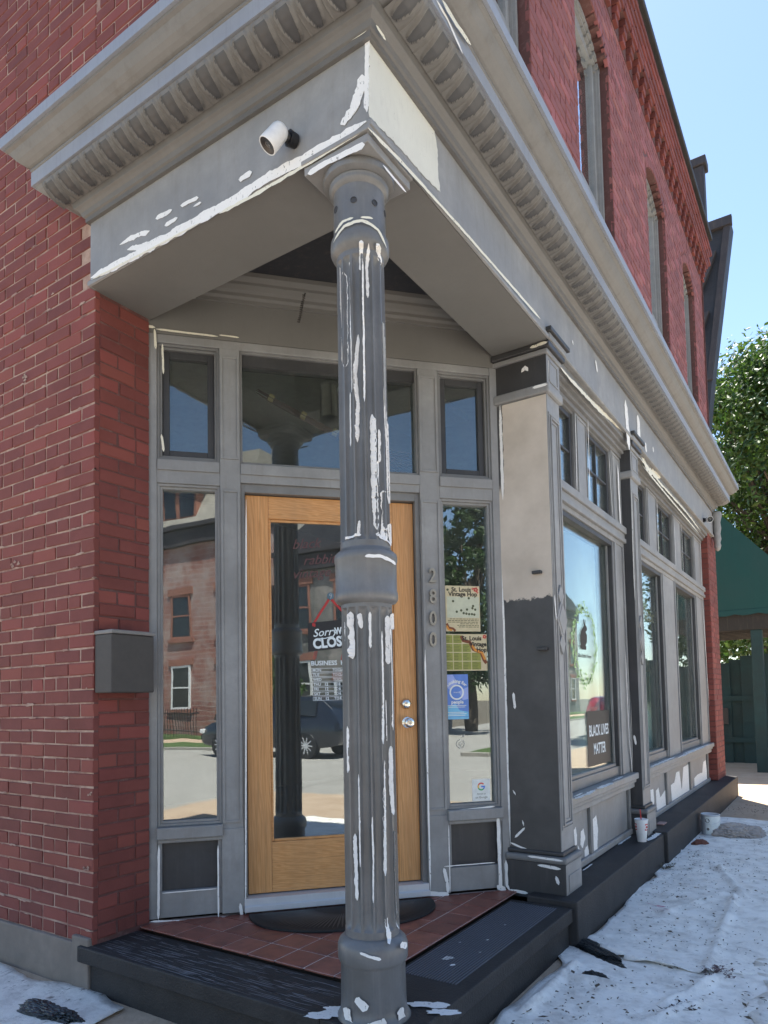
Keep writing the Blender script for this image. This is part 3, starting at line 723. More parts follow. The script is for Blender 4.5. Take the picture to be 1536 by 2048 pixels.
mb = MB(); mb.lathe([(.118, -.21), (.133, -.02), (.135, .0), (.128, .012), (.1215, .02), (.119, .05), (.1175, .19), (.122, .196), (.1275, .208), (.1285, .232), (.1275, .255), (.121, .272), (.108, .284), (.100, .29)], KX, KY, 64); mb.build('base', 'grey_c', col, smooth=True)
mb = MB(); mb.lathe([(.094, 1.487), (.100, 1.492), (.112, 1.497), (.1185, 1.507), (.1195, 1.522), (.1175, 1.535), (.1155, 1.54), (.1155, 1.644), (.118, 1.650), (.119, 1.663), (.1165, 1.676), (.108, 1.684), (.098, 1.692), (.094, 1.70)], KX, KY, 64); mb.build('middle_band', 'grey_c', col, smooth=True)
mb = MB(); mb.lathe([(.09, 2.818), (.097, 2.826), (.106, 2.834), (.1125, 2.848), (.1135, 2.868), (.1115, 2.888), (.104, 2.903), (.101, 2.91), (.0985, 3.072), (.103, 3.076), (.112, 3.084), (.114, 3.09), (.113, 3.096), (.116, 3.102), (.113, 3.107), (.124, 3.110), (.135, 3.117), (.1385, 3.128), (.1385, 3.138), (.132, 3.1475)], KX, KY, 64); mb.build('capital', 'grey_c', col, smooth=True)
mb = MB(); h = .138
mb.box(-.303, -.006, -.010, .284, 3.148, 3.180); mb.box(-.293, -.016, 0.0, .274, 3.1795, 3.188); mb.box(-.312, .004, -.019, .292, 3.1875, 3.2055); mb.build('abacus', 'grey', col, bev=.003)
fcam = math.atan2(CY-KY, CX-KX)
def colhole(ang, z, n=14):
    th = fcam+ang; c = Vector((math.cos(th), math.sin(th), 0)); s = Vector((-math.sin(th), math.cos(th), 0))
    def T(x, y, hh): q = Vector((KX, KY, z))+c*(.0985+hh)+s*x+Vector((0, 0, y)); return tuple(q)
    mb = MB(); mb.lathe([(.0125, -.004), (.0125, .0035), (.0095, .0042), (.009, .002)], 0, 0, n, T); mb.build('boss_hole', 'char', col, smooth=True)
for a_ in (-.21, .62, -1.1, 1.35): colhole(a_, 3.0)
# white primer streaks on the column, traced from the photograph onto its round face
def col_r(z):
    if .29 <= z <= 1.487: return .0995-.004*(z-.285)/1.22
    if 1.70 <= z <= 2.82: return .095-.0035*(z-1.69)/1.14
    if z < .19: return .1195
    if z < .29: return .129
    if z < 1.70: return .1165
    if z < 2.91: return .1140
    return .101
cz = Vector((CX-KX, CY-KY, 0)).normalized()
def PC(px, py):
    r = ray(px, py); o = Vector((KX, KY, 0)); q = CAMP+r*((o-CAMP).dot(cz)/r.dot(cz)); z = q.z
    s = (q-Vector((KX, KY, z))).dot(Vector((-cz.y, cz.x, 0))); rr = col_r(z); return (math.asin(max(-.98, min(.98, s/rr)))*rr, z)
def TC(s, d, z):
    rr = col_r(z); th = fcam+s/rr; rf = rr
    if .29 <= z <= 1.487: rf = flute_r(rr, th % (2*math.pi), z, .315, 1.475)
    elif 1.70 <= z <= 2.82: rf = flute_r(rr, th % (2*math.pi), z, 1.72, 2.80)
    return (KX+(rf+d)*math.cos(th), KY+(rf+d)*math.sin(th), z)
cs = [([(687, 565), (688, 640), (690, 750)], .008), ([(716, 690), (713, 735), (710, 775), (715, 830), (714, 900)], .0055), ([(723, 520), (722, 568)], .0055), ([(737, 525), (736, 560), (738, 618)], .0055), ([(752, 520), (764, 545)], .008), ([(697, 800), (698, 905)], .0025), ([(765, 640), (768, 700)], .002),
      ([(746, 845), (748, 930), (750, 1000), (754, 1070)], .0075), ([(762, 870), (763, 935)], .005), ([(772, 780), (777, 900), (779, 1010)], .003), ([(768, 990), (771, 1040), (768, 1090)], .009), ([(718, 1052), (717, 1082)], .004), ([(690, 1085), (722, 1080)], .004), ([(752, 1078), (785, 1092)], .007), ([(688, 990), (689, 1040)], .0025), ([(780, 1050), (783, 1090)], .004),
      ([(730, 1126), (758, 1124), (788, 1134)], .005), ([(700, 1228), (702, 1270), (703, 1320)], .008), ([(720, 1232), (722, 1262)], .006), ([(740, 1230), (741, 1300)], .0045), ([(694, 1235), (696, 1260)], .004), ([(774, 1235), (776, 1330)], .005), ([(786, 1228), (787, 1260)], .004),
      ([(767, 1562), (768, 1630), (771, 1710)], .0045), ([(780, 1490), (781, 1560), (784, 1625)], .0035), ([(708, 1660), (710, 1720), (712, 1790)], .0058), ([(788, 1648), (788, 1720), (790, 1790), (794, 1850)], .0058), ([(772, 1820), (776, 1865)], .007), ([(774, 1400), (776, 1480)], .0015),
      ([(697, 1995), (702, 2030)], .014), ([(715, 1970), (735, 1990)], .012), ([(795, 1995), (803, 2032)], .012), ([(735, 2022), (770, 2015)], .012), ([(722, 1880), (760, 1892)], .004), ([(795, 1870), (808, 1880)], .008)]
rs = random.Random(3)
for k in range(26):
    th = (k % 7-3)*2*math.pi/14+.12; zz = rs.choice([(.34, 1.42), (1.76, 2.76)]); a_ = rs.uniform(*zz); l = rs.uniform(.08, .42); b_ = min(a_+l, zz[1])
    j_ = round(((fcam+th) % (2*math.pi))/(2*math.pi/14))*(2*math.pi/14)-fcam; j_ = (j_+math.pi) % (2*math.pi)-math.pi
    if abs(j_) > 1.25: continue
    cs.append(([('c', j_*.097+rs.uniform(-.003, .003), a_), ('c', j_*.097, (a_+b_)/2), ('c', j_*.097+rs.uniform(-.003, .003), b_)], rs.uniform(.0012, .0028)))
_PC = PC
def PC(*p): return (p[1], p[2]) if p[0] == 'c' else _PC(*p)
strokes('primer_streak', 'white', col, TC, PC, [(p_, w*1.25) for p_, w in cs], d=.0014, jag=.45, step=.005, taper=.12)
cc = [([(669, 505), (690, 488), (725, 482), (755, 492), (772, 515)], .006), ([(672, 490), (688, 478), (708, 476)], .005), ([(722, 476), (745, 474)], .004)]
strokes('primer_streak', 'cream', col, lambda s, d, z: (lambda a_: (KX+.1152*math.cos(a_), KY+.1152*math.sin(a_), z))(fcam+s/.114), PC, cc, d=.0014, jag=.5, step=.006, taper=.25)
strokes('primer_streak', 'white', col, TA, lambda a_, b_: PA(a_, b_, .010), [([(616, 348), (660, 322), (730, 290)], .012)], d=.0118, taper=.1)
strokes('primer_streak', 'white', col, TB, lambda a_, b_: PB(a_, b_, -.006), [([(765, 330), (790, 360), (812, 385)], .006)], d=-.0045)

# ---- porch steps and tiles
steps = part('entry_step'); tag(steps, 'dark painted stone entry step with ribbed treads')
mb = MB(); mb.box(-1.76, -.292, -.008, .292, -.075, .0); mb.box(-1.70, -.292, .022, .292, -.36, -.0755); mb.build('left_tread', 'stone', steps, bev=.007)
mb = MB(); mb.box(-.2915, .065, -.008, 1.715, -.075, 0); mb.box(-.2915, .04, .022, 1.715, -.36, -.0755); mb.build('right_tread', 'stone', steps, bev=.007)
mb = MB()
for k in range(20): mb.box(-.268+k*.0135, -.262+k*.0135, .50, 1.66, -.002, .0035)
tag(mb.build('tread_ribs', paint('paler_rib', (.13, .133, .15), .5), steps), kind='stuff')  # ribs in a paler grey than the stone tread
mb = MB()
for k in range(170):
    y = .012+.262*(k % 24)/24+random.uniform(-.003, .003); x0 = random.uniform(-1.72, -.45); l = random.uniform(.04, .26)*(1-y*1.6)
    if l < .03: continue
    mb.stroke([(x0, y), (x0+l*.5, y+random.uniform(-.004, .004)), (x0+l, y+random.uniform(-.002, .002))], random.uniform(.0008, .0022), TG, d=.0012, jag=.9)
tag(mb.build('worn_ridges', paint('worn_edge', (.20, .19, .195), .7), steps, sheet=True), kind='stuff')
spl = []
for cx_, cy_, s_ in ((897, 1916, .020), (905, 1930, .01), (840, 1900, .006), (975, 1880, .006), (1010, 1850, .004), (920, 1885, .004), (960, 1905, .004)):
    x, y = PZ(cx_, cy_, .003); spl.append(([(x-s_*.7, y-s_), (x, y), (x+s_*.7, y+s_)], s_*.8))
for cx_, cy_, s_ in ((650, 2030, .05), (675, 2018, .035), (860, 2010, .05), (885, 2025, .04)):
    x, y = PZ(cx_, cy_, .003); spl.append(([(x-s_, y-s_*.5), (x, y), (x+s_, y+s_*.6)], s_*.6))
for k, (pts, w) in enumerate(spl):
    cx_, cy_ = pts[1]; rx_ = (Vector(pts[2])-Vector(pts[0])).length*.62; an = math.atan2(pts[2][1]-pts[0][1], pts[2][0]-pts[0][0]); P = []; n = 34
    for i in range(n):
        a_ = 2*math.pi*i/n; f_ = 1+.55*noise.noise((math.cos(a_)*1.7, math.sin(a_)*1.7, k*3.3))+.28*noise.noise((math.cos(a_)*5, math.sin(a_)*5, k*7.7)); x_, y_ = rx_*f_*math.cos(a_), w*f_*math.sin(a_)
        P.append((cx_+x_*math.cos(an)-y_*math.sin(an), cy_+x_*math.sin(an)+y_*math.cos(an), .0035+k*.0002))
    mb = MB(); mb.add(P, [tuple(range(n))]); mb.build('paint_splash', 'white', steps, sheet=True)
floor_ = part('porch_floor'); tag(floor_, 'red quarry tile floor of the entry')
mb = MB(); mb.add([(-1.69, .294, .0145), (-.293, .294, .0145), (-.293, 1.83, .0145), (-.36, 1.86, .0145), (-1.72, .40, .0145)], [(0, 1, 2, 3, 4)]); mb.build('grout_bed', 'grout', floor_, sheet=True)
tp = .163
def tile_me(poly):
    n = len(poly); P = [(x, y, 0) for x, y in poly]+[(x, y, .008) for x, y in poly]; c = Vector((sum(p[0] for p in poly)/n, sum(p[1] for p in poly)/n))
    P += [(c.x+(x-c.x)*.975, c.y+(y-c.y)*.975, .010) for x, y in poly]
    F = [(i, (i+1) % n, n+(i+1) % n, n+i) for i in range(n)]+[(n+i, n+(i+1) % n, 2*n+(i+1) % n, 2*n+i) for i in range(n)]+[tuple(range(2*n, 3*n))]
    me = bpy.data.meshes.new('tile'); me.from_pydata(P, [], F); me.materials.append(M['tile']); return me
g_ = tp-.0085; full = tile_me([(-g_/2, -g_/2), (g_/2, -g_/2), (g_/2, g_/2), (-g_/2, g_/2)])
def clip(poly):          # keep the side of the wall line that faces the street
    out = []; f = lambda p: (Vector(p)-WO).dot(WN)-.002
    for i in range(len(poly)):
        a_, b_ = poly[i], poly[(i+1) % len(poly)]; fa, fb = f(a_), f(b_)
        if fa >= 0: out.append(a_)
        if (fa >= 0) != (fb >= 0): q = fa/(fa-fb); out.append((a_[0]+(b_[0]-a_[0])*q, a_[1]+(b_[1]-a_[1])*q))
    return out
for i in range(10):
    for j in range(10):
        x = -.293-.004-g_/2-i*tp; y = .297+g_/2+j*tp
        P = [(x-g_/2, y-g_/2), (x+g_/2, y-g_/2), (x+g_/2, y+g_/2), (x-g_/2, y+g_/2)]
        P = [(max(px_, -1.685), min(py_, 1.83)) for px_, py_ in P]
        Q = clip(P)
        if len(Q) < 3: continue
        area = abs(sum(Q[k][0]*Q[(k+1) % len(Q)][1]-Q[(k+1) % len(Q)][0]*Q[k][1] for k in range(len(Q))))/2
        if area < .0008: continue
        if len(Q) == 4 and area > g_*g_*.995:
            o = bpy.data.objects.new('tile', full); o.location = (x, y, .008+random.uniform(-.001, .001))
        else:
            c = (sum(p[0] for p in Q)/len(Q), sum(p[1] for p in Q)/len(Q)); o = bpy.data.objects.new('tile', tile_me([(p[0]-c[0], p[1]-c[1]) for p in Q])); o.location = (c[0], c[1], .008)
        COL.objects.link(o); o.parent = floor_

# ---- pilasters on the long front
M['pilface'] = None
def pil_face_mat():
    m, t, p = nt('charcoal_and_filler'); v = coords(t); sep = t.nodes.new('ShaderNodeSeparateXYZ'); t.links.new(v, sep.inputs[0])
    n = noise_n(t, v, 22, 8, .75); n2 = noise_n(t, v, 5, 6); n3 = noise_n(t, v, 60, 4)
    edge = mathn(t, 'ADD', sep.outputs['Z'], mathn(t, 'MULTIPLY', mathn(t, 'SUBTRACT', n, .5), .13))
    up_ = ramp(t, mathn(t, 'MULTIPLY', mathn(t, 'SUBTRACT', edge, 1.70), 40), .4, .6)
    lx = mathn(t, 'ADD', sep.outputs['X'], mathn(t, 'MULTIPLY', mathn(t, 'SUBTRACT', n, .5), .03))
    lf = ramp(t, mathn(t, 'MULTIPLY', mathn(t, 'ADD', lx, .315), 90), .3, .7)
    hi = ramp(t, mathn(t, 'MULTIPLY', mathn(t, 'SUBTRACT', 2.45, edge), 5), .1, .5)
    lf = mathn(t, 'MAXIMUM', lf, hi)
    be = mixc(t, ramp(t, n2, .3, .7), (.50, .43, .35), (.63, .55, .46))
    dk = mixc(t, ramp(t, n2, .35, .7), (.052, .050, .049), (.080, .077, .074))
    c = mixc(t, mathn(t, 'MULTIPLY', up_, lf), dk, be); t.links.new(c, p.inputs['Base Color']); p.inputs['Roughness'].default_value = .5
    bump(t, p, mixc(t, .5, n3, n2), .5, .002); return m
M['pilface'] = pil_face_mat()
def pilaster(y0, y1, xb, first):
    pl = part('pilaster'); xf = -.03
    tag(pl, 'charcoal and beige pilaster beside the entry' if first else 'charcoal pilaster between the two shop windows')
    mb = MB(); mb.box(xb, xf, y0, y1, .235, 2.905)
    w = y1-y0                                           # raised mouldings on the street face
    for k, (ins, dd) in enumerate(((.0, .006), (.022, .012), (.042, .006))):
        zz0, zz1 = .38, 2.80
        mb.ring(y0+.012+ins, y1-.012-ins, zz0+ins, zz1-ins, .012, xf, xf+dd, TB)
    mb.build('shaft', 'grey', pl, bev=.002)
    mb = MB(); mb.box(xb+.012, xf-.004, y0-.004, y0-.0004, .24, 2.90); mb.build('front_face', 'pilface' if first else 'char', pl)
    lz = 1.585; yc = (y0+y1)/2
    for k in range(3):                                  # lozenge
        s = 1-.27*k; hw, hh = .088*s, .125*s
        mb = MB(); mb.prism([(yc-hw, lz), (yc, lz-hh), (yc+hw, lz), (yc, lz+hh)], xf+.0-(.002 if k else 0), xf+.014-.004*k if k != 1 else xf+.018, lambda a_, b_, c_: (c_, a_, b_)); mb.build('lozenge', 'grey', pl, bev=.002)
    for sg in (1, -1):
        mb = MB(); mb.prism([(yc-.05, lz+sg*.14), (yc, lz+sg*.075), (yc+.05, lz+sg*.14), (yc, lz+sg*.205)], xf, xf+.012, lambda a_, b_, c_: (c_, a_, b_)); mb.build('lozenge', 'grey', pl, bev=.002)
    def tier(name, z0, z1, e, mat, bev=.005, x_=None): 
        mb = MB(); mb.box(xb if x_ is None else x_, xf+e, y0-e, y1+e, z0, z1); return mb.build(name, mat, pl, bev=bev)
    tier('plinth_block', -.01, .197, .028, 'char', .004); tier('plinth_torus', .1975, .236, .040, 'grey_mid', .014); tier('plinth_cove', .2365, .262, .014, 'char', .008)
    mb = MB(); mb.box(xf+.0285, xf+.031, y0-.0285, y1+.0285, -.008, .1965); mb.build('plinth_face', 'grey', pl, bev=.001)
    mb = MB(); mb.box(xf+.031, xf+.036, y0+.01, y1-.0, .045, .135); mb.build('plinth_plaque', 'grey', pl, bev=.006)
    tier('neck_band', 2.9055, 2.964, .022, 'grey', .012); tier('cap_block', 2.9645, 3.139, .004, 'char', .002)
    mb = MB(); mb.box(xf+.0045, xf+.007, y0-.003, y1+.003, 2.966, 3.138); mb.ring(y0+.03, y1-.03, 2.985, 3.12, .012, xf+.007, xf+.012, TB); mb.build('cap_face', 'grey', pl, bev=.001)
    tier('cap_moulding', 3.1395, 3.168, .018, 'grey'); tier('cap_moulding', 3.1685, 3.205, .036, 'char', .006); tier('cap_moulding', 3.2055, 3.242, .046, 'grey', .006, -.002); tier('cap_moulding', 3.2425, 3.268, .062, 'char', .004, -.002)
    return pl
pil1 = pilaster(1.845, 2.055, -.36, True); pil2 = pilaster(3.765, 4.005, -.2, False)
TPf = lambda u, d, z: (u, 1.845-.0045-d, z)
PPf = lambda a_, b_: PP(a_, b_, .0045)
strokes('primer_streak', 'white', pil1, TPf, PPf, [([(1000, 810), (1003, 900), (1006, 1000)], .009), ([(1004, 1150), (1008, 1250), (1012, 1400), (1016, 1550), (1021, 1690)], .006), ([(1021, 1685), (1060, 1702)], .006), ([(1027, 1385), (1030, 1418)], .008), ([(1045, 1640), (1048, 1652)], .005), ([(1030, 1675), (1050, 1655)], .006), ([(1026, 1580), (1032, 1590)], .006)], d=.0012)
strokes('primer_streak', 'white', pil1, lambda u, d, z: (u, 1.845-.041-d, z), lambda a_, b_: PP(a_, b_, .041), [([(1055, 1712), (1126, 1722)], .006)], d=.001, taper=.2)
strokes('primer_streak', 'white', pil1, lambda u, d, z: (u, 1.845-.029-d, z), lambda a_, b_: PP(a_, b_, .029), [([(1075, 1730), (1122, 1738)], .008), ([(1112, 1752), (1118, 1770)], .010), ([(1012, 1720), (1014, 1770), (1020, 1782)], .009), ([(1018, 1780), (1056, 1786)], .009)], d=.0012)
strokes('primer_streak', 'white', pil1, lambda u, d, z: (u, 1.845-.023-d, z), lambda a_, b_: PP(a_, b_, .023), [([(1065, 776), (1095, 768)], .008)], d=.001, taper=.3)
strokes('primer_streak', 'white', pil1, lambda u, d, z: (u, 1.845-.005-d, z), lambda a_, b_: PP(a_, b_, .005), [([(1043, 745), (1050, 735), (1056, 742)], .012)], d=.001, jag=.9)
strokes('primer_streak', 'cream', pil1, lambda u, d, z: (u, 1.845-.037-d, z), lambda a_, b_: PP(a_, b_, .037), [([(1035, 690), (1070, 680), (1098, 668)], .012), ([(1060, 696), (1095, 684)], .008)], d=.0012, jag=.6)
strokes('primer_streak', 'cream', pil1, lambda u, d, z: (u, 1.845-.063-d, z), lambda a_, b_: PP(a_, b_, .063), [([(972, 684), (1030, 664), (1082, 646)], .006)], d=.0012, taper=.1)
strokes('primer_streak', 'white', pil1, lambda u, d, z: (d-.03, u, z), lambda a_, b_: PB(a_, b_, -.03), [([(1100, 990), (1108, 1300)], .0)] if False else [([(1094, 720), (1096, 765)], .006), ([(1106, 1190), (1110, 1240)], .007)], d=.0085)
strokes('primer_streak', 'white', pil2, lambda u, d, z: (u, 3.765-.0045-d, z), lambda a_, b_: (lambda r: ((CAMP+r*((3.7605-CY)/r.y)).x, (CAMP+r*((3.7605-CY)/r.y)).z))(ray(a_, b_)), [([(1263, 980), (1266, 1090), (1270, 1200)], .004), ([(1268, 1470), (1272, 1490)], .008)], d=.001)
for px_, py_ in ((1075, 1145), (1086, 1298)):
    x_, z_ = PP(px_, py_, .01); mb = MB(); mb.box(x_-.028, x_+.028, 0, .03, z_-.009, z_+.009, TPf); mb.build('iron_stub', 'char', pil1, bev=.004)

# ---- shop window bays
def bay(y0, y1, wins, trans, panels, nm):
    by = part('shop_window'); tag(by, nm)
    XF = -.11; T = lambda u, d, z: (XF+d, u, z)
    # head mouldings under the fascia
    mb = MB()
    for z0, z1, dd in ((3.165, 3.211, .085), (3.14, 3.1645, .06), (3.11, 3.1395, .035), (3.078, 3.1095, .012)): mb.box(y0, y1, -.1, dd, z0, z1, T)
    mb.build('head_moulding', 'grey_mid', by, bev=.004)
    # transom bar
    mb = MB()
    for z0, z1, dd in ((2.445, 2.498, .035), (2.405, 2.4445, .018), (2.37, 2.4045, .03), (2.335, 2.3695, .008)): mb.box(y0, y1, -.1, dd, z0, z1, T)
    mb.build('transom_bar', 'grey', by, bev=.004)
    # transom posts and sashes
    edges = [y0]+[q for t_ in trans for q in t_]+[y1]
    for k in range(0, len(edges), 2):
        a_, b_ = edges[k], edges[k+1]
        if b_-a_ < .01: continue
        mb = MB(); mb.box(a_, b_, -.12, 0, 2.4985, 3.0775, T)
        if b_-a_ > .1: mb.ring(a_+.02, b_-.02, 2.52, 3.06, .012, 0, .007, T)
        mb.build('transom_post', 'grey', by, bev=.002)
    for a_, b_ in trans:
        mb = MB(); mb.ring(a_, b_, 2.4985, 3.0775, .016, -.12, -.012, T); mb.build('reveal', 'grey_mid', by)
        mb = MB(); mb.ring(a_+.017, b_-.017, 2.516, 3.061, .034, -.08, -.026, T); c = (a_+b_)/2
        mb.box(c-.008, c+.008, -.075, -.030, 2.55, 3.027, T); mb.box(a_+.05, b_-.05, -.074, -.031, 2.782, 2.798, T); mb.build('transom_sash', 'char', by, bev=.003)
        for u0, u1 in ((a_+.05, c-.008), (c+.008, b_-.05)):
            for z0, z1 in ((2.55, 2.782), (2.798, 3.027)):
                mb = MB(); mb.box(u0, u1, -.048, -.044, z0, z1, T); mb.build('pane', 'glassB', by)
    # big windows
    edges = [y0]+[q for t_ in wins for q in t_]+[y1]
    for k in range(0, len(edges), 2):
        a_, b_ = edges[k], edges[k+1]
        if b_-a_ < .01: continue
        mb = MB(); mb.box(a_, b_, -.12, 0, .526, 2.3345, T)
        if b_-a_ > .1:
            q = (b_-a_)
            mb.box(a_+.02, a_+.05, 0, .012, .53, 2.333, T); mb.box(b_-.05, b_-.02, 0, .012, .53, 2.333, T); mb.box(a_+.07, a_+.085, 0, .006, .53, 2.333, T)
        mb.build('casing', 'grey', by, bev=.003)
    for a_, b_ in wins:
        mb = MB(); mb.box(b_-.02, b_, -.14, -.004, .60, 2.334, T); mb.box(a_, a_+.02, -.14, -.004, .60, 2.334, T); mb.box(a_+.02, b_-.02, -.14, -.004, 2.30, 2.334, T); mb.build('reveal', 'char', by, bev=.002)
        mb = MB(); mb.box(a_, b_, -.13, -.018, .526, .5995, T); mb.box(a_+.02, b_-.02, -.13, -.03, .5995, .625, T); mb.build('bottom_rail', 'grey_mid', by, bev=.004)
        mb = MB(); mb.box(a_+.02, b_-.02, -.055, -.050, .625, 2.30, T); mb.build('pane', 'glassB', by)
        mb = MB(); mb.box(b_-.045, b_-.021, -.0495, -.034, .6255, 2.2995, T); mb.build('sash_stile', 'grey_mid', by, bev=.003)
    # sill and panels below
    mb = MB(); mb.box(y0, y1, -.12, .055, .475, .525, T); mb.box(y0, y1, -.12, .035, .445, .4745, T); mb.box(y0, y1, -.12, .02, .405, .4445, T); mb.build('window_sill', 'grey', by, bev=.008)
    mb = MB(); mb.box(y0, y1, -.12, -.03, .04, .4045, T); mb.build('panel_board', 'grey', by)
    mb = MB(); mb.box(y0, y1, -.0295, -.004, .035, .082, T); mb.build('bottom_moulding', 'grey', by, bev=.01)
    for u in panels:
        mb = MB(); mb.box(u-.025, u+.025, -.0295, -.008, .0825, .4044, T); mb.build('panel_stile', 'grey_mid', by, bev=.004)
    return by
bay1 = bay(2.056, 3.764, [(2.10, 3.45)], [(2.09, 2.62), (2.87, 3.50)], (2.70, 3.71), 'shop window nearest the entry with a wreath decal')
bay2 = bay(4.006, 7.66, [(4.08, 5.18), (5.84, 7.06)], [(4.08, 4.69), (5.09, 5.87), (6.30, 7.12)], (5.12, 6.35, 7.55), 'farther pair of shop windows with three transoms')
# primer on the panels, sills, caulk lines
XP = -.14
TPan = lambda u, d, z: (XP+d, u, z)
PPan = lambda a_, b_: PB(a_, b_, XP)
def blob(pts, par): q = jagpoly([PPan(*p) for p in pts], .006, 2); mb = MB(); mb.add([TPan(a_, .0025, b_) for a_, b_ in q], [tuple(range(len(q)))]); mb.build('primer_patch', 'white', par, sheet=True)
mb = MB()
for pts in ([(1147, 1660), (1151, 1653), (1153, 1670), (1153, 1690), (1149, 1692)], [(1161, 1663), (1166, 1657), (1170, 1675), (1165, 1697), (1160, 1690)], [(1184, 1640), (1192, 1630), (1195, 1660), (1194, 1700), (1188, 1712), (1182, 1700), (1183, 1660)], [(1155, 1690), (1160, 1702), (1160, 1735), (1158, 1738)], [(1168, 1700), (1174, 1690), (1180, 1708), (1181, 1722), (1170, 1728)]):
    blob(pts, bay1)
mb = MB()
for pts in ([(1300, 1580), (1306, 1578), (1308, 1600), (1306, 1622), (1301, 1600)], [(1311, 1582), (1316, 1575), (1320, 1595), (1328, 1582), (1334, 1578), (1338, 1618), (1314, 1632), (1312, 1605)], [(1341, 1570), (1348, 1565), (1352, 1545), (1358, 1542), (1363, 1580), (1366, 1535), (1376, 1528), (1380, 1530), (1385, 1584), (1344, 1612)], [(1388, 1556), (1396, 1548), (1404, 1545), (1406, 1524), (1411, 1520), (1413, 1540), (1419, 1535), (1421, 1565), (1389, 1584)]):
    blob(pts, bay2)
TS = lambda u, d, z: (u, z, .525+d)
def PS(a_, b_): return PZ(a_, b_, .525)
strokes('primer_streak', 'white', bay1, TS, PS, (([(1150, 1598), (1175, 1588), (1190, 1580)], .014), ([(1195, 1578), (1225, 1566)], .02), ([(1225, 1562), (1246, 1553)], .012), ([(1148, 1594), (1165, 1586)], .01)), d=.0015, jag=.8)
strokes('primer_streak', 'white', bay2, TS, PS, (([(1300, 1535), (1330, 1522), (1350, 1514)], .016), ([(1356, 1516), (1380, 1505), (1410, 1493)], .016), ([(1366, 1508), (1395, 1497), (1420, 1488)], .012)), d=.0015, jag=.8)
TF = lambda u, d, z: (-.11+d, u, z)
PF_ = lambda a_, b_: PB(a_, b_, -.11)
strokes('caulk_line', 'cream', bay1, lambda u, d, z: (-.025+d, u, z), lambda a_, b_: PB(a_, b_, -.02), [([(1112, 722), (1150, 768), (1200, 822), (1256, 866)], .010), ([(1125, 740), (1180, 798), (1245, 862)], .012)], d=.002, jag=.6)
strokes('caulk_line', 'white', bay1, TF, PF_, [([(1147, 830), (1150, 985)], .004), ([(1172, 834), (1176, 995)], .005), ([(1214, 905), (1222, 1040)], .004), ([(1232, 930), (1238, 1060)], .016), ([(1240, 900), (1247, 1062)], .008), ([(1247, 1300), (1255, 1480), (1262, 1560)], .006), ([(1255, 1300), (1262, 1540)], .004), ([(1265, 1570), (1270, 1660)], .006)], d=.0135)
strokes('caulk_line', 'cream', bay2, lambda u, d, z: (-.025+d, u, z), lambda a_, b_: PB(a_, b_, -.02), [([(1276, 910), (1320, 965), (1370, 1020), (1402, 1062)], .012), ([(1285, 930), (1330, 985), (1398, 1066)], .010), ([(1284, 915), (1298, 940), (1322, 955)], .03)], d=.002, jag=.7)
strokes('caulk_line', 'white', bay2, TF, PF_, [([(1311, 995), (1315, 1120)], .006), ([(1346, 1045), (1350, 1150)], .006), ([(1360, 1045), (1365, 1160)], .006), ([(1398, 1075), (1402, 1185)], .006), ([(1402, 1190), (1412, 1350), (1427, 1560)], .010), ([(1352, 1180), (1354, 1290)], .004)], d=.0135)

# ---- dark base stones and the far brick pier
mb = MB(); mb.box(-.2, .088, 1.722, 3.885, -.36, .03); B(mb, 'base_stone', 'stone', bev=.008)
mb = MB(); mb.box(-.2, .115, 3.895, 8.33, -.36, .043); B(mb, 'base_stone', 'stone', bev=.008)
strokes('caulk_line', 'white', bay1, lambda u, d, z: (u, z, .03+d), lambda a_, b_: PZ(a_, b_, .03), [([(1165, 1742), (1185, 1728)], .006), ([(1236, 1690), (1262, 1672)], .01), ([(1296, 1682), (1322, 1664)], .02)], d=.002, jag=.6)
pier = part('end_pier'); tag(pier, 'narrow red brick pier at the far end of the shopfront')
jn = MB(); lay(7.705, 8.33, .05, 3.21, None, jn, Vector((-.03, 0, 0)), R(90), pier, anchor=-1)
tag(jn.build('bricks_beyond', 'brick', pier), kind='stuff')
mb = MB(); mb.box(-.3, -.034, 7.68, 8.335, .04, 3.212); mb.build('mortar_bed', 'mortar_dark', pier)
jn = MB()
for i in range(46):
    zc = .08+PITCH_Z*i; P, F = brick_verts(.24, BH, .02, .0015, rb); jn.add([Vector((-.15+p[0], 7.674+p[1], zc+p[2])) for p in P], F, rb.uniform(.02, .98))
tag(jn.build('bricks_beyond', 'brick', pier), kind='stuff')
mb = MB(); mb.box(-.3, -.031, 8.336, 8.35, -.2, 7.3); B(mb, 'end_wall_face', 'mortar_dark')

# ---- rooms behind the glass
M['roomwall'] = paint('room_wall', (.20, .19, .17), .8); M['roomceil'] = paint('room_ceiling', (.60, .58, .53), .9); M['roomfloor'] = paint('room_floor', (.10, .07, .045), .6); M['mint'] = paint('mint_display_wall', (.74, .84, .78), .8, .03)
room = part('shop_interior')
mb = MB(); mb.box(-5.19, -.16, .345, 8.09, 3.62, 3.66); mb.build('ceiling', 'roomceil', room)
mb = MB(); mb.box(-5.19, -.36, .345, 8.09, -.10, .002); mb.build('floor', 'roomfloor', room)
mb = MB(); mb.box(-5.19, -5.1, .345, 8.09, 0, 3.6); mb.build('wall', 'roomwall', room)
mb = MB(); mb.box(-5.1, -.4, 8.0, 8.09, 0, 3.6); mb.build('wall', 'roomwall', room)
mb = MB(); mb.box(-5.1, -1.75, .346, .40, 0, 3.6); mb.build('wall', 'roomwall', room)
mb = MB(); mb.box(-.62, -.60, 2.25, 7.9, .05, 3.5); mb.build('display_partition', 'mint', room)
mb = MB(); mb.box(-.59, -.26, 2.15, 7.6, .10, .42); mb.build('display_platform', 'roomfloor', room)
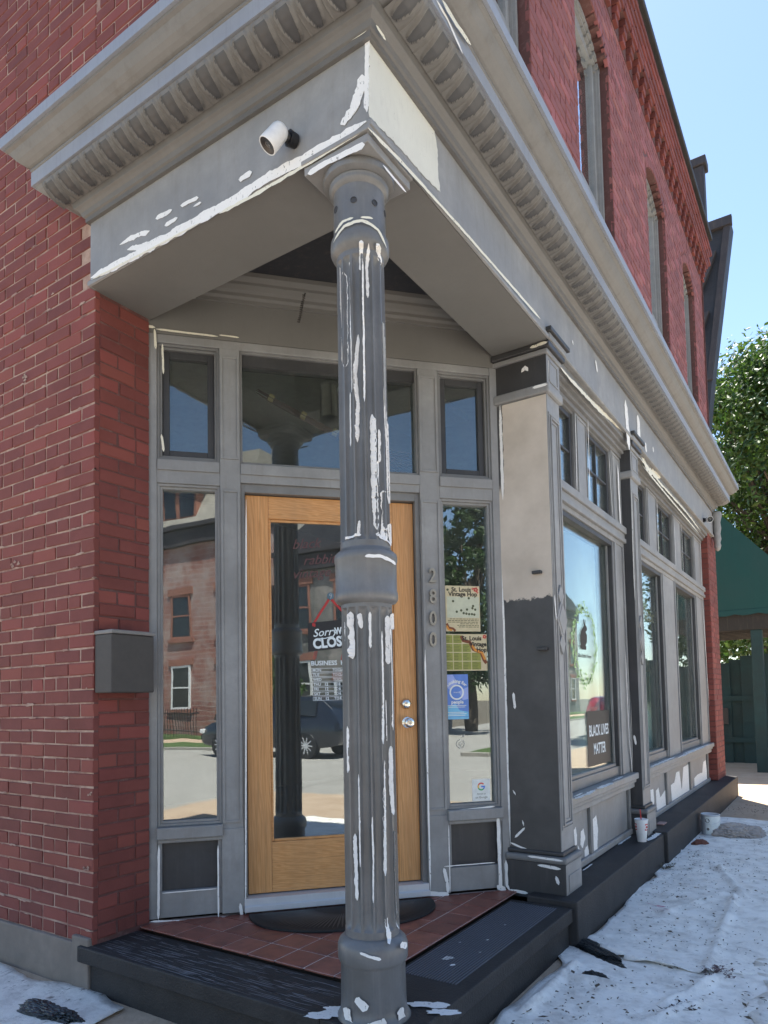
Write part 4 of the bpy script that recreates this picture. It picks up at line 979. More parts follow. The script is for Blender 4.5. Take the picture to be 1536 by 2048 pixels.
mb = MB(); mb.box(-1.9, -1.3, 2.3, 3.4, 3.56, 3.62); mb.build('ceiling_light_housing', 'whiteplastic', room, bev=.01)
# hanging fabric and a dressed rail behind the far panes
for k in range(9):
    y = 4.35+k*.36; mb = MB(); n = 24
    for i in range(n):
        a_ = y+.22*i/n; b_ = y+.22*(i+1)/n; f = lambda q: -.50+.02*math.sin(q*70)
        mb.add([(f(a_), a_, 1.0+.2*(k % 3)), (f(b_), b_, 1.0+.2*(k % 3)), (f(b_), b_, 1.95), (f(a_), a_, 1.95)], [(0, 1, 2, 3)])
    mb.build('hanging_garment', plain('garment_cloth', random.choice([(.16, .06, .03), (.25, .22, .16), (.05, .09, .05), (.32, .28, .2), (.1, .05, .03)]), .8), room, sheet=True)

# ================================================================ small things on and around the shop
# ---- house number, one digit at a time
for ch, pt, lab in (('2', (864, 1151), 'metal digit two, topmost house number on the post right of the door'), ('8', (865, 1193), 'metal digit eight in the house number beside the door'), ('0', (865, 1237), 'upper metal zero in the house number beside the door'), ('0', (865, 1279), 'lower metal zero, last of the house number beside the door')):
    u, z = PW(*pt); v, f = text_geo(ch, .115, 0, .002, 'CENTER', .80); zmin = min(p[1] for p in v); zmax = max(p[1] for p in v)
    mb = MB(); n = len(v); zc = (zmin+zmax)/2
    mb.add([TW(u+x, .0155, z+y-zc) for x, y in v], f)
    me_edges = {}
    for q in f:
        for i in range(len(q)):
            e = (q[i], q[(i+1) % len(q)]); me_edges[e] = 1
    side = [e for e in me_edges if (e[1], e[0]) not in me_edges]
    base = len(mb.v); mb.v += [TW(u+x, .002, z+y-zc) for x, y in v]
    for a_, b_ in side: mb.f.append((a_, b_, base+b_, base+a_)); mb.att.append(0)
    tag(mb.build('house_number', 'brass', bev=0), lab, 'house number', 'digits of the house number')

# ---- wall mailbox
mbx = empty('mailbox', (-1.69, .04, 1.2), 'plain dark grey metal letter box on the brick return left of the entry', 'letter box')
def MI(o, p): o.matrix_parent_inverse = Matrix.Translation(p.location).inverted(); return o
mb = MB(); mb.box(-1.688, -1.556, .034, .279, 1.196, 1.478); MI(mb.build('body', 'boxgrey', mbx, bev=.006), mbx)
mb = MB(); mb.box(-1.689, -1.548, .031, .283, 1.479, 1.498); MI(mb.build('lid', plain('letter_box_lid', (.2, .19, .18), .6), mbx, bev=.004), mbx)

# ---- security cameras
def sec_cam(loc, aim, base_dir, label):
    c = empty('security_camera', loc, label, 'camera', 'security cameras on the fascia')
    d = Vector(aim).normalized(); a_ = d.orthogonal().normalized(); b_ = d.cross(a_); L = Vector(loc)
    def T(x, y, h): q = L+d*h+a_*x+b_*y; return tuple(q)
    mb = MB(); mb.lathe([(.006, -.060), (.022, -.058), (.031, -.050), (.036, -.036), (.0375, .02), (.0375, .043), (.0365, .0445), (.0335, .0445), (.0330, .038)], 0, 0, 40, T); MI(mb.build('body', 'whiteplastic', c, smooth=True), c)
    mb = MB(); mb.lathe([(.0332, .020), (.0332, .0425), (.022, .042), (.012, .038), (.006, .038)], 0, 0, 32, T); MI(mb.build('lens', 'black', c, smooth=True), c)
    bd = Vector(base_dir); mb = MB(); p0 = L-d*.030+bd*.02; mb.tube([p0, p0+bd*.03], .021, 20); mb.tube([p0+bd*.022, p0+bd*.055], [.030, .026], 24); MI(mb.build('mount', 'black', c, smooth=True), c)
u, z = PA(548, 276, .085)
sec_cam((u, -.085, z), (-.46, -.46, -.86), (.35, .94, 0), 'white bullet security camera on the left fascia near the column')
y_, z_ = PB(1421, 1042, .07)
sec_cam((.07, y_-.1, z_), (.35, -.9, -.22), (-1, .1, 0), 'small white security camera at the far end of the long fascia')

# ---- hanging lantern under the porch ceiling
lan = empty('porch_lantern', (-.578, .812, 3.5), 'black hanging porch lantern behind the fluted column', 'lantern')
lx, ly = -.578, .812
mb = MB(); mb.lathe([(.055, 3.499), (.055, 3.485), (.02, 3.465), (.008, 3.45)], lx, ly, 20); mb.tube([(lx, ly, 3.46), (lx, ly, 3.280)], .005, 8); MI(mb.build('chain', 'black', lan, smooth=True), lan)
mb = MB(); mb.lathe([(.01, 3.300), (.03, 3.285), (.062, 3.250), (.07, 3.240), (.066, 3.232), (.05, 3.230)], lx, ly, 24); MI(mb.build('cap', 'black', lan, smooth=True), lan)
mb = MB()
for k in range(4): a_ = math.pi/4+k*math.pi/2; mb.tube([(lx+.06*math.cos(a_), ly+.06*math.sin(a_), 3.235), (lx+.06*math.cos(a_), ly+.06*math.sin(a_), 3.005)], .005, 6)
mb.lathe([(.02, 2.975), (.055, 2.988), (.070, 3.005), (.066, 3.013), (.01, 3.013)], lx, ly, 24); MI(mb.build('cage', 'black', lan), lan)
mb = MB(); mb.lathe([(.045, 3.014), (.047, 3.120), (.045, 3.230)], lx, ly, 24); MI(mb.build('glass', plain('frosted_glass', (.75, .72, .6), .3), lan, smooth=True), lan)
# spring of the door closer seen on the ceiling
mb = MB(); p0 = Vector(TW(.83, .10, 3.40)); p1 = Vector(TW(.80, .085, 3.24)); mb.tube([p0.lerp(p1, k/40)+Vector((.007*math.cos(k*2.2), .007*math.sin(k*2.2), 0)) for k in range(41)], .004, 6)
tag(mb.build('coil_spring', 'boxgrey', smooth=True), 'short coil spring hanging from the crown moulding above the door', 'spring')

# ---- broom inside the transom
br = empty('twig_broom', TW(.62, -.25, 2.95), 'bundle of dark twigs bound with straw hung inside the centre transom', 'broom')
b0 = Vector(TW(*(lambda q: (q[0], -.22, q[1]))(PW(522, 785, -.22)))); b1 = Vector(TW(*(lambda q: (q[0], -.22, q[1]))(PW(850, 962, -.22))))
M['twig'] = plain('dark_twigs', (.09, .035, .022), .8); M['straw'] = plain('straw_binding', (.50, .36, .16), .8)
mb = MB()
for k in range(34):
    o0 = Vector((random.gauss(0, .008), random.gauss(0, .008), random.gauss(0, .008))); o1 = Vector((random.gauss(0, .014), random.gauss(0, .014), random.gauss(0, .016)))*2.0
    f0 = random.uniform(-.03, .06); mb.tube([b0.lerp(b1, f0)+o0, b0.lerp(b1, .55)+o0*1.2, b0.lerp(b1, random.uniform(.9, 1.08))+o1*2.2], .0026, 5)
MI(mb.build('twigs', 'twig', br), br)
for f_ in (.06, .25, .44, .62):
    q = b0.lerp(b1, f_); dd = (b1-b0).normalized(); mb = MB(); mb.tube([q-dd*.016, q, q+dd*.016], [.0215, .023, .0215], 14); MI(mb.build('binding', 'straw', br), br)

# ---- door mat
mat = empty('door_mat', TW(1.0, .2, .02), 'half round black rubber door mat on the tiles', 'door mat')
mb = MB(); N = 44; W0, W1, DP = .50, 1.50, .40; P = []
for k in range(N+1):
    a_ = math.pi*k/N; P.append((1.0-.50*math.cos(a_), .055+DP*math.sin(a_)**.8))
vs0 = [TW(u, d, .0185) for u, d in P]; vs1 = [TW(u, d, .030) for u, d in P]; n = len(P)
mb.add(vs0+vs1, [tuple(range(n-1, -1, -1)), tuple(range(n, 2*n))]+[(i, (i+1) % n, n+(i+1) % n, n+i) for i in range(n)]); MI(mb.build('rubber_pad', plain('black_rubber', (.008, .009, .010), .65), mat, bev=.003), mat)
mb = MB()
for k in range(1, 60):
    a_ = math.pi*k/60; ca, sa = math.cos(a_), math.sin(a_)
    mb.stroke([(1.0-.16*ca, .075+.13*sa), (1.0-.46*ca, .06+.365*sa)], .0045, lambda u, d, z: TW(u, z, .0305+d), d=.002, jag=.2, step=.05)
MI(mb.build('ribs', plain('mat_ribs', (.03, .036, .038), .4), mat, sheet=True), mat)

# ---- papers behind the right sidelight
DP_ = -.0490
def paper(name, tl, br, d, mat, label, cat):
    (ua, za), (ub, zb) = PW(*tl, d), PW(*br, d)
    e = empty(name, TW(ua, d, zb), label, cat); mb = MB(); mb.box(ua, ub, d-.0012, d, zb, za, TW); MI(mb.build('sheet', mat, e), e); return e, ua, ub, zb, za
def pr(e, name, mat, fn, d):
    mb = MB(); fn(mb, d); return MI(mb.build(name, mat, e, sheet=True), e)
def rect(mb, u0, u1, z0, z1, d): mb.add([TW(u0, d, z0), TW(u1, d, z0), TW(u1, d, z1), TW(u0, d, z1)], [(0, 1, 2, 3)])
def disc(mb, u, z, r, d, n=14, r_in=0):
    if not r_in: mb.add([TW(u+r*math.cos(2*math.pi*k/n), d, z+r*math.sin(2*math.pi*k/n)) for k in range(n)], [tuple(range(n))])
    else: mb.add([TW(u+q*math.cos(2*math.pi*k/n), d, z+q*math.sin(2*math.pi*k/n)) for q in (r, r_in) for k in range(n)], [(k, (k+1) % n, n+(k+1) % n, n+k) for k in range(n)])
e, ua, ub, za, zb = paper('map_poster', (890, 1171), (961, 1263), DP_, 'paperc', 'cream map poster taped to the right sidelight, topmost of the papers', 'poster')
w, h = ub-ua, zb-za
pr(e, 'map', 'paperg', lambda m, d: rect(m, ua+.04*w, ub-.02*w, za+.30*h, za+.76*h, d), DP_+.0004)
def f_(m, d):
    text(m, 'St. Louis', ua+.18*w, za+.875*h, d, .036, TW, bold=.0012); text(m, 'Vintage Hop', ua+.09*w, za+.775*h, d, .036, TW, bold=.0012)
pr(e, 'title', 'ink', f_, DP_+.0008)
def f_(m, d):
    for x, y in ((.07, .91), (.22, .66), (.68, .73), (.80, .56), (.78, .51), (.86, .48), (.62, .48), (.45, .46), (.32, .43), (.52, .40), (.60, .39), (.68, .38), (.76, .38), (.83, .37)): disc(m, ua+x*w, za+y*h, .0075, d)
pr(e, 'map_markers', 'inkg', f_, DP_+.0008)
def f_(m, d):
    for k, z in enumerate((.265, .23, .195, .16, .125, .09)):
        u = ua+.06*w+(.05 if k == 0 else 0)*w
        while u < ub-.06*w:
            l = random.uniform(.01, .024); 
            if not (k > 2 and u < ua+.3*w): rect(m, u, min(u+l, ub-.05*w), za+z*h, za+(z+.014)*h, d)
            u += l+.004
tag(pr(e, 'small_print', 'inkg', f_, DP_+.0008), kind='stuff')
def f_(m, d):
    for k, (ww) in enumerate((.012,)): m.stroke([(ua+.02*w, za+.17*h), (ua+.08*w, za+.08*h), (ua+.2*w, za+.06*h), (ua+.27*w, za+.01*h)], .007, TW, d=d, jag=.02, taper=0)
pr(e, 'brown_wave', 'brownp', f_, DP_+.0008)
pr(e, 'orange_wave', 'orange', lambda m, d: m.stroke([(ua+.02*w, za+.12*h), (ua+.07*w, za+.04*h), (ua+.17*w, za+.025*h)], .006, TW, d=d, jag=.02, taper=0), DP_+.001)
def f_(m, d):
    for x, y, r in ((.89, .92, .012), (.80, .94, .006), (.94, .86, .005)):
        for k in range(5): disc(m, ua+x*w+r*.8*math.cos(k*1.256), za+y*h+r*.8*math.sin(k*1.256), r*.5, d, 8)
pr(e, 'flower_print', 'red', f_, DP_+.0012)

e, ua, ub, za, zb = paper('green_poster', (887, 1268), (975, 1341), DP_-.0012, 'paperc', 'olive and cream event sheet taped below the map poster', 'poster')
w, h = ub-ua, zb-za; dd = DP_-.0012
def f_(m, d):
    cols = [.02, .21, .42, .63, .86]; rows = [.02, .26, .50, .74, .98]
    for i in range(4):
        for j in range(4):
            if (i >= 2 and j >= 3) or (i == 3 and j >= 2): continue
            rect(m, ua+(cols[i]+.008)*w, ua+(cols[i+1]-.008)*w, za+(rows[j]+.01)*h, za+(rows[j+1]-.01)*h, d)
pr(e, 'table', 'olive', f_, dd+.0004)
def f_(m, d):
    cols = [.02, .21, .42, .63, .86]; rows = [.02, .26, .50, .74, .98]
    for i in range(4):
        for j in range(4):
            if (i >= 2 and j >= 3) or (i == 3 and j >= 2): continue
            for k in range(5): rect(m, ua+(cols[i]+.025)*w, ua+(cols[i]+random.uniform(.1, .17))*w, za+(rows[j]+.04+.04*k)*h, za+(rows[j]+.05+.04*k)*h, d)
tag(pr(e, 'small_print', 'inkg', f_, dd+.0008), kind='stuff')
pr(e, 'brown_wave', 'brownp', lambda m, d: m.stroke([(ua+.40*w, za+.95*h), (ua+.45*w, za+.82*h), (ua+.60*w, za+.78*h), (ua+.68*w, za+.58*h), (ua+.86*w, za+.50*h), (ua+.92*w, za+.3*h), (ua+.98*w, za+.2*h)], .010, TW, d=d, jag=.02, taper=0), dd+.0008)
pr(e, 'orange_wave', 'orange', lambda m, d: m.stroke([(ua+.66*w, za+.70*h), (ua+.72*w, za+.56*h), (ua+.88*w, za+.50*h), (ua+.95*w, za+.30*h)], .007, TW, d=d, jag=.02, taper=0), dd+.0012)
def f_(m, d):
    text(m, 'St. Louis', ua+.42*w, za+.83*h, d, .036, TW, bold=.0012); text(m, 'Vintage', ub-.01*w, za+.67*h, d, .036, TW, bold=.0012, align='RIGHT'); text(m, 'Hop', ub-.01*w, za+.52*h, d, .036, TW, bold=.0012, align='RIGHT')
pr(e, 'title', 'ink', f_, dd+.0016)
def f_(m, d):
    for k in range(5): disc(m, ua+.95*w+.008*math.cos(k*1.256), za+.93*h+.008*math.sin(k*1.256), .005, d, 8)
pr(e, 'flower_print', 'red', f_, dd+.0016)

e, ua, ub, za, zb = paper('blue_flyer', (889, 1349), (938, 1438), DP_, 'blue1', 'blue flyer with a white ring in the right sidelight, lowest of the papers', 'flyer')
w, h = ub-ua, zb-za
def f_(m, d):
    m.add([TW(ua+x*w, d, za+y*h) for x, y in ((0, .99), (.35, .99), (.55, .8), (.2, .66), (0, .75))], [(0, 1, 2, 3, 4)]); m.add([TW(ua+x*w, d, za+y*h) for x, y in ((.6, .62), (.99, .72), (.99, .45), (.75, .42))], [(0, 1, 2, 3)])
pr(e, 'pale_swirl', 'blue2', f_, DP_+.0004)
def f_(m, d):
    rect(m, ua+.005*w, ub-.005*w, za+.005*h, za+.05*h, d); m.add([TW(ua+x*w, d, za+y*h) for x, y in ((.02, .28), (.45, .34), (.6, .2), (.98, .16), (.98, .06), (.02, .06))], [tuple(range(6))])
pr(e, 'aqua_swirl', 'blue3', f_, DP_+.0006)
def f_(m, d):
    disc(m, ua+.5*w, za+.60*h, .045, d, 36, .036); text(m, 'Looking for', ua+.5*w, za+.815*h, d, .026, TW, align='CENTER', bold=.0009, arc=.075)
    text(m, 'events', ua+.5*w, za+.585*h, d, .015, TW, align='CENTER'); text(m, 'people', ua+.52*w, za+.35*h, d, .028, TW, align='CENTER', bold=.0009)
    for k, z in enumerate((.30, .265, .15, .115, .08)): rect(m, ua+(.1+.04*(k % 2))*w, ub-(.1+.05*(k % 3))*w, za+z*h, za+(z+.012)*h, d)
pr(e, 'lettering', 'sticker', f_, DP_+.0010)

e, ua, ub, za, zb = paper('review_sticker', (944, 1559), (981, 1601), -.0515, 'sticker', 'square white review sticker low on the right sidelight', 'sticker')
w, h = ub-ua, zb-za; gc = (ua+.5*w, za+.66*h); gr, gi = .0235, .0155
def arc_(m, a0, a1, d):
    n = 10; P = [TW(gc[0]+r_*math.cos(a0+(a1-a0)*k/n), d, gc[1]+r_*math.sin(a0+(a1-a0)*k/n)) for r_ in (gr, gi) for k in range(n+1)]; m.add(P, [(k, k+1, n+2+k, n+1+k) for k in range(n)])
D2 = -.0509
pr(e, 'red_arc', 'gred', lambda m, d: arc_(m, R(40), R(155), d), D2); pr(e, 'yellow_arc', 'gyel', lambda m, d: arc_(m, R(155), R(205), d), D2); pr(e, 'green_arc', 'ggrn', lambda m, d: arc_(m, R(205), R(315), d), D2)
def f_(m, d): arc_(m, R(315), R(360), d); rect(m, gc[0], gc[0]+gr, gc[1]-.004, gc[1]+.004, d+.0002)
pr(e, 'blue_arc', 'gblu', f_, D2)
def f_(m, d): text(m, 'Review us', ua+.5*w, za+.30*h, d, .013, TW, align='CENTER'); text(m, 'on Google', ua+.5*w, za+.13*h, d, .018, TW, align='CENTER')
pr(e, 'lettering', 'inkg', f_, D2)
# faint round decal
mb = MB(); u, z = PW(921, 1488, -.05); disc(mb, u, z, .026, -.0508, 28, .0225); disc(mb, u, z-.001, .012, -.0508, 6, .009); mb.stroke([(u+.01, z+.035), (u+.03, z+.06)], .003, TW, d=-.0508); mb.stroke([(u-.006, z-.02), (u, z), (u+.006, z-.02)], .0015, TW, d=-.0508)
tag(mb.build('window_decal', plain('faint_decal', (.42, .42, .38), .7), sheet=True), 'faint round decal in the middle of the right sidelight', 'decal')

# ---- signs in the door glass
DG = -.0745
e = empty('closed_sign', TW(1.0, DG, 1.42), 'black closed sign hung on a red ribbon on the door glass', 'sign')
(u0, z1), (_, z0) = PW(616, 1246, DG), PW(616, 1300, DG)
sg = MB(); sg.add([TW(u0, DG, z0-.01), TW(u0+.36, DG, z0+.03), TW(u0+.36, DG, z1+.04), TW(u0, DG, z1), TW(u0, DG-.003, z0-.01), TW(u0+.36, DG-.003, z0+.03), TW(u0+.36, DG-.003, z1+.04), TW(u0, DG-.003, z1)], [(0, 1, 2, 3), (4, 5, 6, 7), (0, 1, 5, 4), (1, 2, 6, 5), (2, 3, 7, 6), (3, 0, 4, 7)])
MI(sg.build('card', 'signblack', e), e)
u, z = PW(626, 1276, DG); u2_, z2_ = PW(627, 1296, DG)
mb = MB(); text(mb, 'Sorry', u, z+.006, DG+.001, .062, TW, shear=.35, bold=.0006, rot=.11); text(mb, "We're", u+.128, z+.022, DG+.001, .052, TW, bold=.0024, sx=.72, rot=.11); text(mb, 'CLOSED', u2_, z2_-.004, DG+.001, .078, TW, bold=.0034, sx=.86, rot=.11)
mb.stroke([(u+.02, z-.004), (u+.07, z-.002), (u+.115, z+.012)], .0025, TW, d=DG+.001, jag=.05); MI(mb.build('lettering', 'lett', e, sheet=True), e)
hu, hz = PW(661, 1192, DG); lu, lz_ = PW(626, 1250, DG)
mb = MB(); mb.stroke([(lu, lz_), (lu+.03, lz_+.05), (hu-.01, hz-.02)], .0065, TW, d=DG-.001, jag=.2, taper=0); mb.stroke([(hu+.005, hz-.02), (hu+.13, hz-.15)], .0065, TW, d=DG-.001, jag=.2, taper=0)
mb.stroke([(lu-.004, lz_+.01), (lu+.012, lz_-.01)], .012, TW, d=DG+.002, jag=.4); mb.stroke([(lu+.02, lz_-.13), (lu+.006, lz_-.20)], .010, TW, d=DG-.005, jag=.3); mb.stroke([(lu+.19, lz_-.12), (lu+.165, lz_-.21)], .012, TW, d=DG-.005, jag=.3)
MI(mb.build('ribbon', 'redribbon', e, sheet=True), e)
mb = MB(); disc(mb, hu, hz, .020, DG, 18); MI(mb.build('suction_cup', plain('blue_grey_plastic', (.1, .17, .22), .3), e, sheet=True), e)
mb = MB(); mb.tube([TW(hu+.006*math.cos(k*.55), DG+.004, hz+.006+.006*math.sin(k*.55)) for k in range(12)]+[TW(hu, DG+.004, hz-.015)], .0014, 6); MI(mb.build('hook', 'steel', e), e)

e = empty('hours_decal', TW(.9, -.0805, 1.1), 'white business hours lettering on the door glass', 'lettering')
u, z = PW(622, 1331, -.0775); DD = -.0773
mb = MB(); text(mb, 'BUSINESS  HOURS', u, z, DD, .036, TW, bold=.0008, rot=.02)
ub_, zb_ = PW(628, 1402, -.0775); rh = (z-.012-zb_)/7
rows = [('MON', '', 'CLOSED'), ('TUE', '', 'CLOSED'), ('WED', '', 'CLOSED'), ('THU', '12', '6'), ('FRI', '12', '6'), ('SAT', '12', '6'), ('SUN', '12', '4')]
for k, (d_, a_, b_) in enumerate(rows):
    zz = z-.014-rh*(k+1); x0 = u+.0015*k; wd = .31
    for q in (zz+.003, zz+rh-.004): mb.add([TW(x0, DD, q), TW(x0+wd, DD, q+.004), TW(x0+wd, DD, q+.0055), TW(x0, DD, q+.0018)], [(0, 1, 2, 3)])
    mb.add([TW(x0, DD, zz+.003), TW(x0+.0018, DD, zz+.003), TW(x0+.0018, DD, zz+rh-.003), TW(x0, DD, zz+rh-.003)], [(0, 1, 2, 3)])
    text(mb, d_, x0+.008, zz+.0075, DD, .021, TW, bold=.0004); text(mb, 'TO', x0+.122, zz+.009, DD, .020, TW, bold=.0004)
    if a_: text(mb, a_, x0+.070, zz+.008, DD, .022, TW, bold=.0006)
    text(mb, b_, x0+.152, zz+.009, DD, .019 if len(b_) > 1 else .022, TW, bold=.0006)
MI(mb.build('lettering', 'lett', e, sheet=True), e)
e = empty('shop_name_decal', TW(.8, -.0805, 1.8), 'dull red script shop name on the upper door glass', 'lettering')
for s, p in (('black', (584, 1098)), ('rabbit', (606, 1130)), ('vintage', (584, 1158))):
    u, z = PW(*p, -.0775); mb = MB(); text(mb, s, u, z, DD, .078, TW, shear=.42, bold=.0002, rot=.10)
    MI(mb.build('word', 'rose', e, sheet=True), e)

# ---- decals and sign in the first shop window
XG = -.1535
TI = lambda u, d, z: (XG+d, u, z)
e = empty('black_window_sign', TI(3.1, -.02, .66), 'black sign with white lettering at the foot of the nearest shop window', 'sign')
mb = MB(); mb.box(2.80, 3.36, -.0062, -.005, .645, 1.03, TI); MI(mb.build('card', 'signblack', e), e)
mb = MB(); text(mb, 'BLACK LIVES', 3.08, .855, -.0045, .108, TI, bold=.002, align='CENTER', sx=.78); text(mb, 'MATTER', 3.08, .725, -.0045, .108, TI, bold=.002, align='CENTER', sx=.72); MI(mb.build('lettering', 'lett', e, sheet=True), e)
e = empty('wreath_decal', TI(2.8, -.008, 1.3), 'oval green leaf wreath decal round a dark animal on the nearest shop window', 'decal')
mb = MB()
for k in range(170):
    a_ = 2*math.pi*k/170+random.uniform(-.03, .03); rr_ = random.gauss(1, .085); cu, cz_ = 2.82+.25*math.cos(a_)*rr_, 1.50+.26*math.sin(a_)*rr_; t_ = a_+1.57+random.uniform(-.9, .9); l = random.uniform(.015, .036); ww = l*.30
    mb.add([TI(cu-l*math.cos(t_), -.006, cz_-l*math.sin(t_)), TI(cu+ww*math.sin(t_), -.006, cz_-ww*math.cos(t_)), TI(cu+l*math.cos(t_), -.006, cz_+l*math.sin(t_)), TI(cu-ww*math.sin(t_), -.006, cz_+ww*math.cos(t_))], [(0, 1, 2, 3)])
MI(mb.build('leaves', 'wreath', e, sheet=True), e)
mb = MB(); mb.add([TI(2.80+x*1.5, -.0055, 1.545+y) for x, y in ((-.035, -.085), (.03, -.085), (.035, -.06), (.02, -.055), (.045, -.03), (.05, .02), (.03, .045), (.045, .05), (.055, .065), (.045, .085), (.03, .09), (.035, .125), (.025, .13), (.018, .095), (.01, .13), (.0, .125), (.008, .085), (-.005, .07), (-.03, .05), (-.05, .01), (-.055, -.03), (-.045, -.055), (-.065, -.06), (-.05, -.075))], [tuple(range(24))]); MI(mb.build('animal', 'rabbit', e, sheet=True), e)
mb = MB(); text(mb, 'Black Rabbit Vintage', 2.81, 1.405, -.0055, .036, TI, align='CENTER', shear=.2, bold=.0006); MI(mb.build('lettering', 'rabbit', e, sheet=True), e)
mb = MB(); text(mb, 'Black Rabbit', 5.0, 1.83, -.006, .17, TI, align='RIGHT', shear=.25, bold=.001); tag(mb.build('window_lettering', 'inkg', sheet=True), 'dark script lettering near the top of the middle shop window', 'lettering')

# ---- paper cup on the base stone
cx_, cy_ = PZ(1284, 1683, .03); cup = empty('paper_cup', (cx_, cy_, .03), 'white paper drink cup with red emblem and straw on the dark base stone', 'cup')
mb = MB(); mb.lathe([(.030, .0305), (.032, .031), (.0375, .085), (.0390, .088), (.0475, .190), (.0505, .192), (.0510, .197), (.048, .200), (.046, .196), (.002, .194)], cx_, cy_, 40); MI(mb.build('cup_body', 'whiteplastic', cup, smooth=True), cup)
mb = MB(); mb.tube([(cx_, cy_, .19), (cx_-.004, cy_-.003, .272)], .004, 10); MI(mb.build('straw', 'red', cup), cup)
cdir = math.atan2(CY-cy_, CX-cx_)
for off in (.95, -1.15):
    mb = MB(); N = 10; P = []
    for zz, rr in ((.118, .0420), (.168, .0462)):
        for k in range(N+1): th = cdir+off-.33+.66*k/N; P.append((cx_+(rr+.0009)*math.cos(th), cy_+(rr+.0009)*math.sin(th), zz))
    mb.add(P, [(k, k+1, N+2+k, N+1+k) for k in range(N)]); em = MI(mb.build('emblem', 'red', cup, sheet=True), cup)
    mb = MB(); P = []; n = 20
    for ro in (.017, .0095):
        for k in range(n): a_ = .5+5.3*k/(n-1); th = cdir+off+ro*math.cos(a_)/.044; zz = .143+ro*1.05*math.sin(a_); rr = .0420+(zz-.118)/.05*.0042; P.append((cx_+(rr+.0016)*math.cos(th), cy_+(rr+.0016)*math.sin(th), zz))
    mb.add(P, [(k, k+1, n+k+1, n+k) for k in range(n-1)]); MI(mb.build('emblem_letter', 'whiteplastic', cup, sheet=True), cup)

# ================================================================ drop cloths, paint can, litter on the sidewalk
def cloth_mat(name, dirt=.62, tint=(.86, .82, .75)):
    m, t, p = nt(name); v = coords(t)
    n1 = noise_n(t, v, 2.2, 8, .6); n2 = noise_n(t, coords(t, (1, .45, 1)), 38, 8, .75); n3 = noise_n(t, v, 9, 8, .7); n4 = noise_n(t, v, 220, 3)
    c = mixc(t, ramp(t, n1, .3, .75), tint, tuple(min(1, x*1.14) for x in tint))
    c = mixc(t, ramp(t, n3, .46, .74, (0, 0, 0, 1), (.85, .85, .85, 1)), c, (.50, .455, .40))
    c = mixc(t, ramp(t, noise_n(t, coords(t, (1, 2.2, 1)), 5, 8, .8), .56, .7, (0, 0, 0, 1), (.7, .7, .7, 1)), c, (.24, .20, .165))
    clump = ramp(t, n1, .42, .62)
    sp = mathn(t, 'MULTIPLY', ramp(t, n2, dirt, dirt+.05), clump)
    c = mixc(t, sp, c, (.10, .075, .055))
    t.links.new(c, p.inputs['Base Color']); p.inputs['Roughness'].default_value = .85; b1 = bump(t, p, mixc(t, .4, n4, n2), .7, .006)
    prev = None
    for sc_, st_, ds_ in ((1.7, .35, .03), (5.5, .4, .010), (16, .4, .004)):
        vo = t.nodes.new('ShaderNodeTexVoronoi'); vo.feature = 'DISTANCE_TO_EDGE'; vo.inputs['Scale'].default_value = sc_; nz = t.nodes.new('ShaderNodeVectorMath'); nz.operation = 'MULTIPLY_ADD'
        nn_ = t.nodes.new('ShaderNodeTexNoise'); nn_.inputs['Scale'].default_value = sc_*.9; t.links.new(v, nn_.inputs['Vector']); t.links.new(nn_.outputs['Color'], nz.inputs[0]); nz.inputs[1].default_value = (.35/sc_*3,)*3; t.links.new(v, nz.inputs[2]); t.links.new(nz.outputs[0], vo.inputs['Vector'])
        bb = t.nodes.new('ShaderNodeBump'); bb.inputs['Strength'].default_value = st_; bb.inputs['Distance'].default_value = ds_; t.links.new(ramp(t, vo.outputs['Distance'], 0, .45), bb.inputs['Height'])
        if prev: t.links.new(prev.outputs[0], bb.inputs['Normal'])
        prev = bb
    t.links.new(prev.outputs[0], b1.inputs['Normal'])
    return m
M['cloth'] = cloth_mat('canvas_drop_cloth', .63); M['cloth2'] = cloth_mat('dirty_drop_cloth', .575, (.80, .76, .69))
